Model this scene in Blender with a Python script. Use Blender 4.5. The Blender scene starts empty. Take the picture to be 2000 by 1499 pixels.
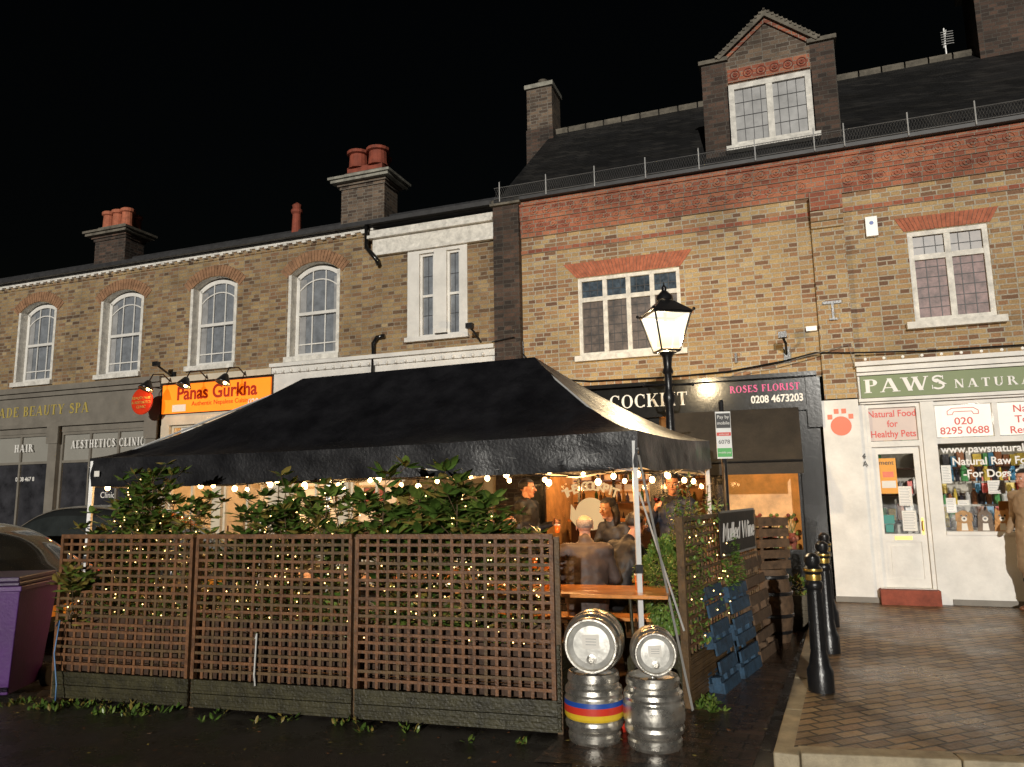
import bpy, math, random
from mathutils import Vector, Matrix, Quaternion
from mathutils import noise as mn
random.seed(7)
SC=bpy.context.scene
COL=SC.collection
V3=Vector
pi=math.pi
# ------------------------------------------------------------------ materials
MATS={}
def newmat(name):
    m=bpy.data.materials.new(name);m.use_nodes=True;MATS[name]=m
    return m,m.node_tree,m.node_tree.nodes["Principled BSDF"]
def N(nt,t,**k):
    n=nt.nodes.new(t)
    for a,b in k.items(): setattr(n,a,b)
    return n
def ramp(nt,stops):
    r=N(nt,"ShaderNodeValToRGB");e=r.color_ramp.elements
    while len(e)<len(stops): e.new(.5)
    for i,(p,c) in enumerate(stops):
        e[i].position=p;e[i].color=(c[0],c[1],c[2],1)
    return r
def mat(name,col,rough=.6,metal=0,var=0.25,nscale=4,bump=0,bscale=40,emit=None,es=0,spec=.5,coat=0,rvar=0,nosample=True):
    m,nt,b=newmat(name);L=nt.links
    b.inputs["Roughness"].default_value=rough;b.inputs["Metallic"].default_value=metal
    b.inputs["Specular IOR Level"].default_value=spec;b.inputs["Coat Weight"].default_value=coat
    tc=N(nt,"ShaderNodeTexCoord")
    if var>0:
        n=N(nt,"ShaderNodeTexNoise");n.inputs["Scale"].default_value=nscale;n.inputs["Detail"].default_value=8;n.inputs["Roughness"].default_value=.65
        L.new(tc.outputs["Object"],n.inputs["Vector"])
        r=ramp(nt,[(.3,[c*(1-var) for c in col]),(.7,[min(1,c*(1+var)) for c in col])])
        L.new(n.outputs["Fac"],r.inputs[0]);L.new(r.outputs[0],b.inputs["Base Color"])
        if rvar:
            mr=N(nt,"ShaderNodeMapRange");mr.inputs[1].default_value=.35;mr.inputs[2].default_value=.65
            mr.inputs[3].default_value=max(.03,rough-rvar);mr.inputs[4].default_value=min(1,rough+rvar)
            L.new(n.outputs["Fac"],mr.inputs[0]);L.new(mr.outputs[0],b.inputs["Roughness"])
    else: b.inputs["Base Color"].default_value=(*col,1)
    if bump>0:
        n2=N(nt,"ShaderNodeTexNoise");n2.inputs["Scale"].default_value=bscale;n2.inputs["Detail"].default_value=6
        L.new(tc.outputs["Object"],n2.inputs["Vector"])
        bp=N(nt,"ShaderNodeBump");bp.inputs["Strength"].default_value=bump;bp.inputs["Distance"].default_value=.01
        L.new(n2.outputs["Fac"],bp.inputs["Height"]);L.new(bp.outputs[0],b.inputs["Normal"])
    if emit:
        b.inputs["Emission Color"].default_value=(*emit,1);b.inputs["Emission Strength"].default_value=es
        if nosample: m.cycles.emission_sampling='NONE'
    return m
def brick(name,stops,mortar,bw=.215,rh=.075,ms=.009,plane='xz',rot=0,rough=.85,stain=.5,bump=.6,zs=1,rvar=None,fine=.28):
    m,nt,b=newmat(name);L=nt.links
    tc=N(nt,"ShaderNodeTexCoord");sp=N(nt,"ShaderNodeSeparateXYZ");cb=N(nt,"ShaderNodeCombineXYZ")
    L.new(tc.outputs["Object"],sp.inputs[0])
    if plane=='xz':
        ad=N(nt,"ShaderNodeMath",operation='ADD');L.new(sp.outputs[0],ad.inputs[0]);L.new(sp.outputs[1],ad.inputs[1])
        L.new(ad.outputs[0],cb.inputs[0])
        mz=N(nt,"ShaderNodeMath",operation='MULTIPLY');mz.inputs[1].default_value=zs
        L.new(sp.outputs[2],mz.inputs[0]);L.new(mz.outputs[0],cb.inputs[1]);src=cb.outputs[0]
    else:
        mp=N(nt,"ShaderNodeMapping");mp.inputs["Rotation"].default_value=(0,0,rot)
        L.new(tc.outputs["Object"],mp.inputs[0]);src=mp.outputs[0]
    nz=N(nt,"ShaderNodeTexNoise");nz.inputs["Scale"].default_value=9;nz.inputs["Detail"].default_value=3;L.new(src,nz.inputs["Vector"])
    vm=N(nt,"ShaderNodeVectorMath",operation='MULTIPLY_ADD');vm.inputs[1].default_value=(.016,.014,0)
    L.new(nz.outputs["Color"],vm.inputs[0]);L.new(src,vm.inputs[2])
    br=N(nt,"ShaderNodeTexBrick");br.inputs["Color1"].default_value=(0,0,0,1);br.inputs["Color2"].default_value=(1,1,1,1)
    br.inputs["Mortar"].default_value=(.5,.5,.5,1);br.inputs["Scale"].default_value=1;br.inputs["Mortar Size"].default_value=ms
    br.inputs["Mortar Smooth"].default_value=.35;br.inputs["Brick Width"].default_value=bw;br.inputs["Row Height"].default_value=rh
    br.squash=.62 if plane=='xz' and zs==1 else 1;br.squash_frequency=2
    L.new(vm.outputs[0],br.inputs["Vector"])
    r=ramp(nt,stops);L.new(br.outputs["Color"],r.inputs[0])
    mx=N(nt,"ShaderNodeMix",data_type='RGBA');L.new(br.outputs["Fac"],mx.inputs[0]);L.new(r.outputs[0],mx.inputs[6]);mx.inputs[7].default_value=(*mortar,1)
    ns=N(nt,"ShaderNodeTexNoise");ns.inputs["Scale"].default_value=.9;ns.inputs["Detail"].default_value=9;ns.inputs["Roughness"].default_value=.7;L.new(src,ns.inputs["Vector"])
    rs=ramp(nt,[(.32,(1-stain,)*3),(.62,(1.0,1.0,1.0))]);L.new(ns.outputs["Fac"],rs.inputs[0])
    mu=N(nt,"ShaderNodeMix",data_type='RGBA',blend_type='MULTIPLY');mu.inputs[0].default_value=1
    L.new(mx.outputs[2],mu.inputs[6]);L.new(rs.outputs[0],mu.inputs[7])
    nf=N(nt,"ShaderNodeTexNoise");nf.inputs["Scale"].default_value=45;nf.inputs["Detail"].default_value=5;L.new(src,nf.inputs["Vector"])
    rf=ramp(nt,[(.3,(1-fine,)*3),(.7,(1.15,1.15,1.15))]);L.new(nf.outputs["Fac"],rf.inputs[0])
    mu2=N(nt,"ShaderNodeMix",data_type='RGBA',blend_type='MULTIPLY');mu2.inputs[0].default_value=1
    L.new(mu.outputs[2],mu2.inputs[6]);L.new(rf.outputs[0],mu2.inputs[7]);L.new(mu2.outputs[2],b.inputs["Base Color"])
    b.inputs["Roughness"].default_value=rough
    if rvar:
        mr=N(nt,"ShaderNodeMapRange");mr.inputs[1].default_value=.4;mr.inputs[2].default_value=.6;mr.inputs[3].default_value=rvar[0];mr.inputs[4].default_value=rvar[1]
        L.new(ns.outputs["Fac"],mr.inputs[0]);L.new(mr.outputs[0],b.inputs["Roughness"])
    iv=N(nt,"ShaderNodeMath",operation='MULTIPLY_ADD');iv.inputs[1].default_value=-1;iv.inputs[2].default_value=1;L.new(br.outputs["Fac"],iv.inputs[0])
    ad2=N(nt,"ShaderNodeMath",operation='MULTIPLY_ADD');ad2.inputs[1].default_value=.35;L.new(br.outputs["Color"],ad2.inputs[0]);L.new(iv.outputs[0],ad2.inputs[2])
    ad3=N(nt,"ShaderNodeMath",operation='MULTIPLY_ADD');ad3.inputs[1].default_value=.6;L.new(nf.outputs["Fac"],ad3.inputs[0]);L.new(ad2.outputs[0],ad3.inputs[2])
    bp=N(nt,"ShaderNodeBump");bp.inputs["Strength"].default_value=bump;bp.inputs["Distance"].default_value=.012
    L.new(ad3.outputs[0],bp.inputs["Height"]);L.new(bp.outputs[0],b.inputs["Normal"])
    return m
brick("stock_brick",[(0,(.12,.07,.04)),(.12,(.22,.13,.068)),(.3,(.34,.215,.10)),(.5,(.43,.30,.14)),(.72,(.36,.23,.11)),(.88,(.26,.14,.075)),(1,(.49,.36,.19))],(.34,.29,.215),stain=.45)
brick("stock_brick_right",[(0,(.17,.09,.055)),(.1,(.28,.15,.08)),(.3,(.44,.29,.135)),(.55,(.53,.375,.18)),(.75,(.41,.235,.115)),(.9,(.31,.155,.08)),(1,(.57,.43,.235))],(.47,.42,.33),stain=.32,ms=.011)
brick("sooty_shaded_brick",[(0,(.035,.025,.02)),(.5,(.08,.05,.036)),(1,(.14,.08,.055))],(.10,.085,.07),stain=.6)  # soot-dark brick; on the dormer its dark colour also carries painted shade
brick("chimney_brick",[(0,(.08,.055,.04)),(.5,(.17,.12,.085)),(1,(.26,.18,.12))],(.25,.22,.18),stain=.6)
brick("red_brick",[(0,(.28,.085,.05)),(.5,(.41,.13,.07)),(1,(.49,.19,.10))],(.34,.26,.20),stain=.45)
brick("slate",[(0,(.010,.010,.011)),(.5,(.018,.018,.019)),(1,(.034,.032,.030))],(.003,.003,.003),bw=.25,rh=.17,ms=.008,zs=1.5,stain=.75,rough=.6,bump=1)
brick("pavers",[(0,(.15,.085,.045)),(.25,(.25,.155,.075)),(.55,(.36,.235,.115)),(.8,(.29,.165,.08)),(1,(.42,.29,.15))],(.035,.026,.017),bw=.21,rh=.105,ms=.012,plane='xy',rot=math.radians(-20),rough=.45,stain=.45,bump=1.0,rvar=(.26,.55))
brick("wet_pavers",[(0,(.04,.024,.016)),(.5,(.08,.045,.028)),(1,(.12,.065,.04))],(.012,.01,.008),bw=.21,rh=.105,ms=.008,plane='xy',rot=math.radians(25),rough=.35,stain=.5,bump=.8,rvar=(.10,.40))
mat("asphalt",(.030,.026,.022),.30,var=.6,nscale=2.2,bump=1.0,bscale=150,rvar=.22)
mat("kerb_stone",(.36,.30,.20),.6,var=.35,nscale=7,bump=.4,bscale=90)
mat("white_paint",(.70,.68,.64),.5,var=.14,nscale=3,bump=.15,bscale=30)
mat("old_white_paint",(.66,.635,.58),.6,var=.30,nscale=9,bump=.5,bscale=25)
mat("cream_paint",(.60,.53,.41),.5,var=.16,nscale=3)
mat("grey_paint",(.18,.162,.135),.55,var=.2,nscale=3,bump=.1)
mat("frosted_panel",(.27,.26,.23),.4,var=.08,nscale=2)
mat("black_gloss",(.010,.010,.010),.18,var=.3,nscale=5,bump=.08,bscale=20,coat=.4)
mat("black_iron",(.012,.012,.013),.3,var=.3,nscale=12,bump=.25,bscale=50)
mat("awning_cloth",(.028,.022,.016),.8,var=.4,nscale=3,bump=.4,bscale=30)
mat("terracotta",(.40,.125,.065),.8,var=.35,nscale=10,bump=.5,bscale=60)
mat("arch_brick",(.28,.15,.08),.85,var=.4,nscale=7,bump=.5)
mat("pot_red",(.24,.055,.03),.8,var=.4,nscale=6,bump=.4)
mat("dark_coping",(.13,.115,.09),.85,var=.5,nscale=6,bump=.5)
mat("stone_cap",(.26,.25,.21),.85,var=.5,nscale=6,bump=.6)
mat("lead_edge",(.03,.03,.032),.5,var=.4,nscale=8)
mat("lead_guard",(.22,.22,.22),.4,metal=.4,var=.2)
mat("green_fascia",(.15,.20,.065),.5,var=.06,nscale=2)
mat("text_white",(.8,.78,.74),.5,var=0)
mat("text_pink",(.75,.07,.28),.5,var=0)
mat("text_red",(.65,.06,.04),.5,var=0)
mat("text_gold",(.42,.33,.09),.4,var=0)
mat("text_dark",(.02,.02,.02),.5,var=0)
mat("text_brown",(.26,.014,.005),.5,var=0,emit=(.3,.01,.0),es=.5)
mat("mark_orange",(.75,.16,.07),.5,var=.05)
mat("mark_cream",(.75,.62,.42),.5,var=.05,emit=(1,.75,.42),es=.35)
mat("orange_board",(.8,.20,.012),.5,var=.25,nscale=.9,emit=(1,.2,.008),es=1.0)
mat("red_disc",(.5,.03,.008),.4,var=.1,emit=(.8,.04,.0),es=.1)
mat("paper",(.75,.72,.66),.6,var=.06)
mat("paper_orange",(.8,.36,.05),.6,var=.06)
mat("paper_teal",(.05,.25,.22),.6,var=.06)
mat("lit_panel",(.75,.73,.68),.5,var=.05,nscale=2,emit=(1,.92,.8),es=.3)
mat("pink_panel",(.58,.47,.42),.5,var=.05,emit=(1,.7,.6),es=.05)
mat("white_plastic",(.75,.75,.73),.35,var=.04)
mat("tent_cloth",(.010,.010,.012),.42,var=.4,nscale=3,bump=.45,bscale=34,spec=.5,rvar=.1)
mat("alu_pole",(.68,.68,.67),.35,metal=.3,var=.1)
mat("strap_white",(.55,.55,.53),.6,var=.1)
mat("trellis_wood",(.150,.066,.026),.5,var=.55,nscale=14,bump=.5,bscale=60)
mat("trellis_wood_green",(.105,.060,.023),.55,var=.5,nscale=9,bump=.5,bscale=60)
mat("decking_green",(.034,.030,.012),.45,var=.6,nscale=8,bump=.6,bscale=50)
mat("table_wood",(.62,.24,.055),.28,var=.3,nscale=10,coat=.4)
mat("pallet_blue",(.020,.055,.10),.7,var=.65,nscale=14,bump=.6,bscale=50)
mat("pallet_wood",(.095,.056,.030),.8,var=.5,nscale=12,bump=.5)
mat("planter_wood",(.055,.026,.012),.7,var=.5,nscale=12,bump=.5)
mat("keg_steel",(.60,.575,.52),.30,metal=.86,var=.32,nscale=8,bump=.4,bscale=14,rvar=.13)
mat("keg_face",(.62,.61,.57),.48,metal=.5,var=.3,nscale=12,bump=.35,bscale=18)
mat("band_blue",(.015,.07,.35),.4,var=.2);mat("band_yellow",(.75,.5,.03),.4,var=.2);mat("band_red",(.6,.04,.02),.4,var=.2);mat("band_green",(.01,.16,.07),.4,var=.3)
mat("bin_purple",(.065,.012,.12),.45,var=.2,nscale=4,bump=.2);mat("bin_lid",(.035,.012,.06),.4,var=.2)
mat("hose_blue",(.10,.22,.42),.5,var=.1)
mat("car_paint",(.022,.024,.024),.13,var=.15,coat=1);mat("car_glass",(.03,.035,.035),.05,var=.3,coat=.8)
mat("tyre",(.012,.012,.012),.8,var=.3);mat("wheel_alloy",(.4,.4,.42),.3,metal=.7,var=.1)
mat("headlamp",(.6,.6,.62),.1,var=.1,coat=1);mat("tail_lamp",(.4,.01,.01),.2,var=.1,emit=(1,.03,.02),es=.6)
mat("bark",(.12,.075,.04),.8,var=.4,nscale=20)
mat("leaf_a",(.07,.13,.022),.38,var=.5,nscale=6);mat("leaf_b",(.13,.19,.035),.38,var=.4,nscale=6);mat("leaf_c",(.22,.17,.04),.42,var=.4,nscale=6);mat("leaf_d",(.15,.055,.02),.5,var=.4,nscale=6)
mat("bush_a",(.07,.15,.022),.45,var=.4,nscale=9);mat("bush_b",(.15,.24,.045),.45,var=.4,nscale=9)
mat("soil",(.03,.02,.014),.9,var=.4,bump=.6)
mat("skin",(.55,.27,.18),.5,var=.12,nscale=14);mat("skin_dark",(.34,.17,.10),.5,var=.12,nscale=14)
mat("lips",(.35,.09,.07),.5,var=0);mat("eye_dark",(.01,.008,.006),.2,var=0);mat("eye_white",(.7,.68,.65),.3,var=0)
mat("hair_dark",(.014,.009,.007),.5,var=.4,nscale=40,bump=.6,bscale=120);mat("hair_grey",(.24,.19,.16),.6,var=.4,nscale=40,bump=.6,bscale=120)
mat("jacket_brown",(.066,.045,.038),.6,var=.3,nscale=5,bump=1,bscale=9)
mat("jacket_black",(.016,.015,.016),.6,var=.4,nscale=5,bump=1,bscale=10)
mat("jacket_navy",(.018,.021,.032),.6,var=.4,nscale=5,bump=1,bscale=10)
mat("coat_beige",(.33,.23,.14),.8,var=.2,nscale=5,bump=.8,bscale=9)
mat("scarf_red",(.3,.02,.02),.8,var=.3,nscale=20)
mat("trousers",(.015,.015,.02),.8,var=.3,nscale=8,bump=.4,bscale=20)
mat("shoe_brown",(.16,.06,.025),.4,var=.2);mat("shoe_black",(.01,.01,.01),.4,var=.2)
mat("beer",(.5,.09,.01),.1,var=.1,emit=(1,.2,.01),es=.18,coat=.6);mat("beer_foam",(.8,.72,.55),.8,var=.05);mat("red_wine",(.18,.005,.01),.1,var=0,coat=1)
mat("bulb_glow",(1,.8,.5),.5,var=0,emit=(1,.62,.25),es=20)
mat("fairy_glow",(1,.8,.5),.5,var=0,emit=(1,.62,.22),es=8)
mat("small_white_bulb",(.8,.8,.75),.3,var=0,emit=(1,.9,.75),es=.25)
mat("net_curtain",(.19,.205,.225),.22,var=.35,nscale=5,spec=.5);mat("window_dark",(.035,.035,.04),.1,var=.6,nscale=3)
mat("pale_blind",(.30,.30,.30),.4,var=.3,nscale=4)
mat("stained_blue",(.05,.07,.095),.15,var=.7,nscale=9);mat("curtain_brown",(.085,.065,.055),.35,var=.8,nscale=7)
mat("curtain_pink",(.20,.125,.12),.5,var=.65,nscale=8)
mat("frosted_warm",(.5,.3,.12),.5,var=.5,nscale=4,emit=(1,.42,.09),es=.3)
mat("warm_wall",(.55,.32,.14),.7,var=.45,nscale=3);mat("cream_wall",(.6,.48,.33),.7,var=.2,nscale=3);mat("dark_wood",(.05,.02,.01),.4,var=.4,nscale=9)
mat("shop_wall",(.4,.38,.33),.7,var=.2);mat("gold",(.6,.4,.1),.3,metal=.8,var=.1)
mat("green_label",(.08,.42,.10),.5,var=.05);mat("puppy",(.45,.27,.13),.9,var=.3,nscale=20,bump=.6,bscale=60);mat("kitten",(.5,.26,.1),.9,var=.3,nscale=20,bump=.6);mat("rabbit_fur",(.18,.14,.11),.9,var=.3,nscale=20,bump=.6)
mat("pot_grey",(.13,.11,.08),.7,var=.3,nscale=8,bump=.3)
for i,c in enumerate([(.5,.06,.04),(.05,.2,.35),(.6,.45,.08),(.08,.3,.1),(.5,.5,.48),(.3,.12,.05),(.02,.02,.03)]):
    mat("pack_%d"%i,c,.4,var=.3,nscale=20)
for i,c in enumerate([(.06,.03,.01),(.02,.05,.015),(.16,.08,.02),(.03,.02,.02)]): mat("bottle_%d"%i,c,.12,var=.2,nscale=20,coat=.5)
m,nt,b=newmat("shop_glass");nt.nodes.remove(b);o=nt.nodes["Material Output"]
tr=N(nt,"ShaderNodeBsdfTransparent");gl=N(nt,"ShaderNodeBsdfGlossy");gl.inputs["Roughness"].default_value=.03
fr=N(nt,"ShaderNodeFresnel");fr.inputs[0].default_value=1.5;mx=N(nt,"ShaderNodeMixShader")
nt.links.new(fr.outputs[0],mx.inputs[0]);nt.links.new(tr.outputs[0],mx.inputs[1]);nt.links.new(gl.outputs[0],mx.inputs[2]);nt.links.new(mx.outputs[0],o.inputs[0])
m,nt,b=newmat("lantern_glow");nt.nodes.remove(b);o=nt.nodes["Material Output"];m.cycles.emission_sampling='NONE'
tr=N(nt,"ShaderNodeBsdfTransparent");tr.inputs[0].default_value=(.75,.75,.75,1);em=N(nt,"ShaderNodeEmission");ad=N(nt,"ShaderNodeAddShader")
tc=N(nt,"ShaderNodeTexCoord");sp=N(nt,"ShaderNodeSeparateXYZ");nt.links.new(tc.outputs["Object"],sp.inputs[0])
r=ramp(nt,[(0,(1,.58,.22)),(.45,(1,.84,.52)),(1,(1,.93,.74))]);mr=N(nt,"ShaderNodeMapRange");mr.inputs[1].default_value=3.42;mr.inputs[2].default_value=3.8
nt.links.new(sp.outputs[2],mr.inputs[0]);nt.links.new(mr.outputs[0],r.inputs[0]);nt.links.new(r.outputs[0],em.inputs[0]);em.inputs[1].default_value=1.0
nt.links.new(tr.outputs[0],ad.inputs[0]);nt.links.new(em.outputs[0],ad.inputs[1]);nt.links.new(ad.outputs[0],o.inputs[0])
# ------------------------------------------------------------------ mesh builder
class MB:
    def __init__(s): s.v=[];s.f=[];s.mi=[];s.mats=[];s.M=None
    def mid(s,m):
        if m not in s.mats: s.mats.append(m)
        return s.mats.index(m)
    def add(s,vs,fs,m):
        o=len(s.v);i=s.mid(m)
        if s.M is not None: vs=[s.M@V3(v) for v in vs]
        s.v.extend([tuple(v) for v in vs])
        for f in fs: s.f.append([o+k for k in f]);s.mi.append(i)
    def box(s,x0,x1,y0,y1,z0,z1,m):
        s.add([(x0,y0,z0),(x1,y0,z0),(x1,y1,z0),(x0,y1,z0),(x0,y0,z1),(x1,y0,z1),(x1,y1,z1),(x0,y1,z1)],
              [(0,3,2,1),(4,5,6,7),(0,1,5,4),(1,2,6,5),(2,3,7,6),(3,0,4,7)],m)
    def quad(s,a,b,c,d,m): s.add([a,b,c,d],[(0,1,2,3)],m)
    def prism(s,pts,y0,y1,m):
        n=len(pts);vs=[(x,y0,z) for x,z in pts]+[(x,y1,z) for x,z in pts]
        s.add(vs,[tuple(range(n)),tuple(range(2*n-1,n-1,-1))]+[(i,n+i,n+(i+1)%n,(i+1)%n) for i in range(n)],m)
    def lathe(s,prof,org,m,axis=(0,0,1),seg=24,mm=None):
        z=V3(axis).normalized();x=z.orthogonal().normalized();y=z.cross(x);org=V3(org)
        vs=[];fs=[]
        for r,h in prof:
            for k in range(seg):
                a=2*pi*k/seg;vs.append(org+z*h+x*(r*math.cos(a))+y*(r*math.sin(a)))
        if mm is None:
            for i in range(len(prof)-1):
                for k in range(seg): fs.append((i*seg+k,i*seg+(k+1)%seg,(i+1)*seg+(k+1)%seg,(i+1)*seg+k))
            if prof[0][0]>1e-4: fs.append(tuple(range(seg-1,-1,-1)))
            if prof[-1][0]>1e-4: fs.append(tuple((len(prof)-1)*seg+k for k in range(seg)))
            s.add(vs,fs,m)
        else:
            for i in range(len(prof)-1):
                s.add(vs[i*seg:(i+2)*seg],[(k,(k+1)%seg,seg+(k+1)%seg,seg+k) for k in range(seg)],mm[i])
    def tube(s,path,r,m,seg=6):
        P=[V3(p) for p in path];vs=[];fs=[]
        rr=r if isinstance(r,(list,tuple)) else [r]*len(P)
        up=None
        for i,p in enumerate(P):
            d=(P[min(i+1,len(P)-1)]-P[max(i-1,0)])
            if d.length<1e-6: d=V3((0,0,1))
            d.normalize()
            x=d.cross(V3((0,0,1)))
            if x.length<.05: x=d.cross(V3((0,1,0)))
            x.normalize()
            if up is not None and x.dot(up)<0: x=-x
            up=x;y=d.cross(x)
            for k in range(seg):
                a=2*pi*k/seg;vs.append(p+x*(rr[i]*math.cos(a))+y*(rr[i]*math.sin(a)))
        for i in range(len(P)-1):
            for k in range(seg): fs.append((i*seg+k,i*seg+(k+1)%seg,(i+1)*seg+(k+1)%seg,(i+1)*seg+k))
        fs.append(tuple(range(seg-1,-1,-1)));fs.append(tuple((len(P)-1)*seg+k for k in range(seg)))
        s.add(vs,fs,m)
    def ball(s,c,r,m,seg=10,rings=6,sc=(1,1,1)):
        vs=[];fs=[];c=V3(c)
        for i in range(rings+1):
            t=pi*i/rings
            for k in range(seg):
                a=2*pi*k/seg;vs.append(c+V3((r*sc[0]*math.sin(t)*math.cos(a),r*sc[1]*math.sin(t)*math.sin(a),r*sc[2]*math.cos(t))))
        for i in range(rings):
            for k in range(seg): fs.append((i*seg+k,(i+1)*seg+k,(i+1)*seg+(k+1)%seg,i*seg+(k+1)%seg))
        s.add(vs,fs,m)
    def obj(s,name,parent=None,smooth=False,bevel=0,autosmooth=False):
        me=bpy.data.meshes.new(name);me.from_pydata(s.v,[],s.f)
        for m in s.mats: me.materials.append(MATS[m])
        me.polygons.foreach_set("material_index",s.mi)
        if smooth: me.polygons.foreach_set("use_smooth",[True]*len(s.f))
        me.update()
        if autosmooth:
            try: me.set_sharp_from_angle(angle=math.radians(35))
            except Exception: pass
        ob=bpy.data.objects.new(name,me);COL.objects.link(ob)
        if parent: ob.parent=parent
        if bevel:
            bv=ob.modifiers.new("b","BEVEL");bv.width=bevel;bv.segments=2;bv.limit_method='ANGLE'
        return ob
def empty(name,M=None):
    e=bpy.data.objects.new(name,None);COL.objects.link(e);e.empty_display_size=.1
    if M is not None: e.matrix_world=M
    return e
al=math.atan(.37)
MF=Matrix.Translation((0,12.56,0))@Matrix.Rotation(-al,4,'Z')   # facade frame: x along, y inward, z up
def frame(a,b):
    a=V3((a[0],a[1],a[2] if len(a)>2 else 0));d=V3((b[0]-a[0],b[1]-a[1],0))
    return Matrix.Translation(a)@Matrix.Rotation(math.atan2(d.y,d.x),4,'Z'),d.length
def txt(body,s,h,size,m,parent,y=-.01,align='LEFT',sx=1,off=.0,M=None,ext=.002,shear=0,name="lettering"):
    c=bpy.data.curves.new(name,"FONT");c.body=body;c.size=size;c.align_x=align;c.offset=off;c.extrude=ext;c.shear=shear
    c.materials.append(MATS[m]);o=bpy.data.objects.new(name,c);COL.objects.link(o)
    o.parent=parent
    o.matrix_local=(M if M is not None else Matrix.Identity(4))@Matrix.Translation((s,y,h))@Matrix.Rotation(pi/2,4,'X')@Matrix.Diagonal((sx,1,1,1))
    return o
TK=.19;TN=.075
def glyph(ch):
    S=[]
    def stem(x,lo=0,hi=1,bs=True,ts=True,t=TK):
        S.append(('b',x,x+t,lo,hi))
        if bs: S.append(('b',x-.07,x+t+.07,lo,lo+.055))
        if ts: S.append(('b',x-.07,x+t+.07,hi-.055,hi))
    w=.7
    if ch=='I': stem(.09);w=.37
    elif ch=='H': stem(.08);stem(.56);S.append(('b',.2,.6,.46,.54));w=.84
    elif ch=='L': stem(.08);S.append(('b',.2,.62,0,.075));S.append(('l',.58,0,.64,.27,.06));w=.68
    elif ch in 'EF':
        stem(.08);S.append(('b',.2,.6,.925,1));S.append(('l',.54,.76,.6,1,.06));S.append(('b',.2,.46,.47,.54));S.append(('b',.42,.47,.38,.63))
        if ch=='E': S.append(('b',.2,.62,0,.075));S.append(('l',.6,0,.66,.26,.06))
        w=.7
    elif ch=='T': stem(.27,ts=False);S.append(('b',.02,.71,.925,1));S.append(('b',.02,.07,.74,1));S.append(('b',.66,.71,.74,1));w=.73
    elif ch in 'PRB':
        stem(.08);S.append(('a',.34,.745,.27,.255,90,-90,TK,TN));S.append(('b',.2,.36,.925,1));S.append(('b',.2,.36,.49,.565));w=.66
        if ch=='R': S.append(('l',.36,.5,.66,.0,.2));S.append(('b',.6,.86,0,.055));w=.82
        if ch=='B': S.append(('a',.36,.27,.31,.27,90,-90,TK,TN));S.append(('b',.2,.38,0,.075));w=.72
    elif ch=='D': stem(.08);S.append(('a',.34,.5,.42,.5,90,-90,TK,TN));S.append(('b',.2,.36,.925,1));S.append(('b',.2,.36,0,.075));w=.82
    elif ch=='O': S.append(('a',.44,.5,.42,.52,0,360,TK,TN));w=.88
    elif ch=='C': S.append(('a',.44,.5,.42,.52,48,312,TK,TN));S.append(('b',.69,.74,.68,.98));S.append(('b',.69,.74,.04,.2));w=.8
    elif ch=='S': S.append(('a',.33,.745,.25,.275,30,265,TN*1.2,TN*1.7));S.append(('a',.33,.255,.27,.275,-150,85,TN*1.2,TN*1.7));S.append(('l',.12,.76,.5,.34,.2));S.append(('b',.52,.56,.7,.98));S.append(('b',.06,.1,.03,.32));w=.66
    elif ch=='N': stem(.1,bs=True,ts=False,t=.075);stem(.66,bs=False,ts=True,t=.075);S.append(('l',.04,1,.57,0,.2));w=.82
    elif ch=='U': stem(.08,lo=.3,bs=False);stem(.62,lo=.3,bs=False,t=.075);S.append(('a',.38,.31,.3,.33,180,360,TK*.9,TN));w=.8
    elif ch=='A': S.append(('l',.06,0,.36,1,.075));S.append(('l',.6,0,.32,1,.2));S.append(('b',.18,.62,.28,.35));S.append(('b',-.02,.2,0,.055));S.append(('b',.53,.88,0,.055));w=.86
    elif ch=='W':
        S+= [('l',.3,0,.06,1,.2),('l',.36,0,.6,1,.075),('l',.76,0,.5,1,.2),('l',.84,0,1.06,1,.075),('b',-.02,.32,.945,1),('b',.46,.76,.945,1),('b',.98,1.2,.945,1)];w=1.2
    elif ch=='K': stem(.08);S+= [('l',.24,.42,.66,1,.075),('l',.62,0,.36,.58,.2),('b',.52,.82,.945,1),('b',.55,.88,0,.055)];w=.86
    elif ch=='Y': stem(.3,hi=.5,ts=False);S+= [('l',.3,.46,.05,1,.19),('l',.42,.46,.66,1,.075),('b',-.02,.3,.945,1),('b',.56,.82,.945,1)];w=.78
    else: w=.4
    return S,w
def serif(mb,text,x,z,H,m,y=-.012,sp=.1,sx=1.0,width=None,align='l'):
    tot=sum(glyph(c)[1]+sp for c in text)-sp
    if width: sx=width/(tot*H)
    if align=='r': x-=tot*H*sx
    k=0
    for ch in text:
        S,w=glyph(ch)
        for st in S:
            yy=y-.0004*(k%24);k+=1
            def P(a,b): return (x+a*H*sx,yy,z+b*H)
            if st[0]=='b': mb.quad(P(st[1],st[3]),P(st[2],st[3]),P(st[2],st[4]),P(st[1],st[4]),m)
            elif st[0]=='l':
                _,x0,y0,x1,y1,ww=st;mb.quad(P(x0,y0),P(x0+ww,y0),P(x1+ww,y1),P(x1,y1),m)
            else:
                _,cx,cy,rx,ry,a0,a1,wt,wn=st;n=16;vs=[]
                for i in range(n+1):
                    a=math.radians(a0+(a1-a0)*i/n);c,s_=math.cos(a),math.sin(a)
                    ww=wn+(wt-wn)*abs(c)**1.2
                    vs.append(P(cx+rx*c,cy+ry*s_));vs.append(P(cx+(rx-ww)*c,cy+(ry-max(wn,ww*.55))*s_))
                mb.add(vs,[(2*i,2*i+2,2*i+3,2*i+1) for i in range(n)],m)
        x+=(w+sp)*H*sx
    return x
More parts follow.
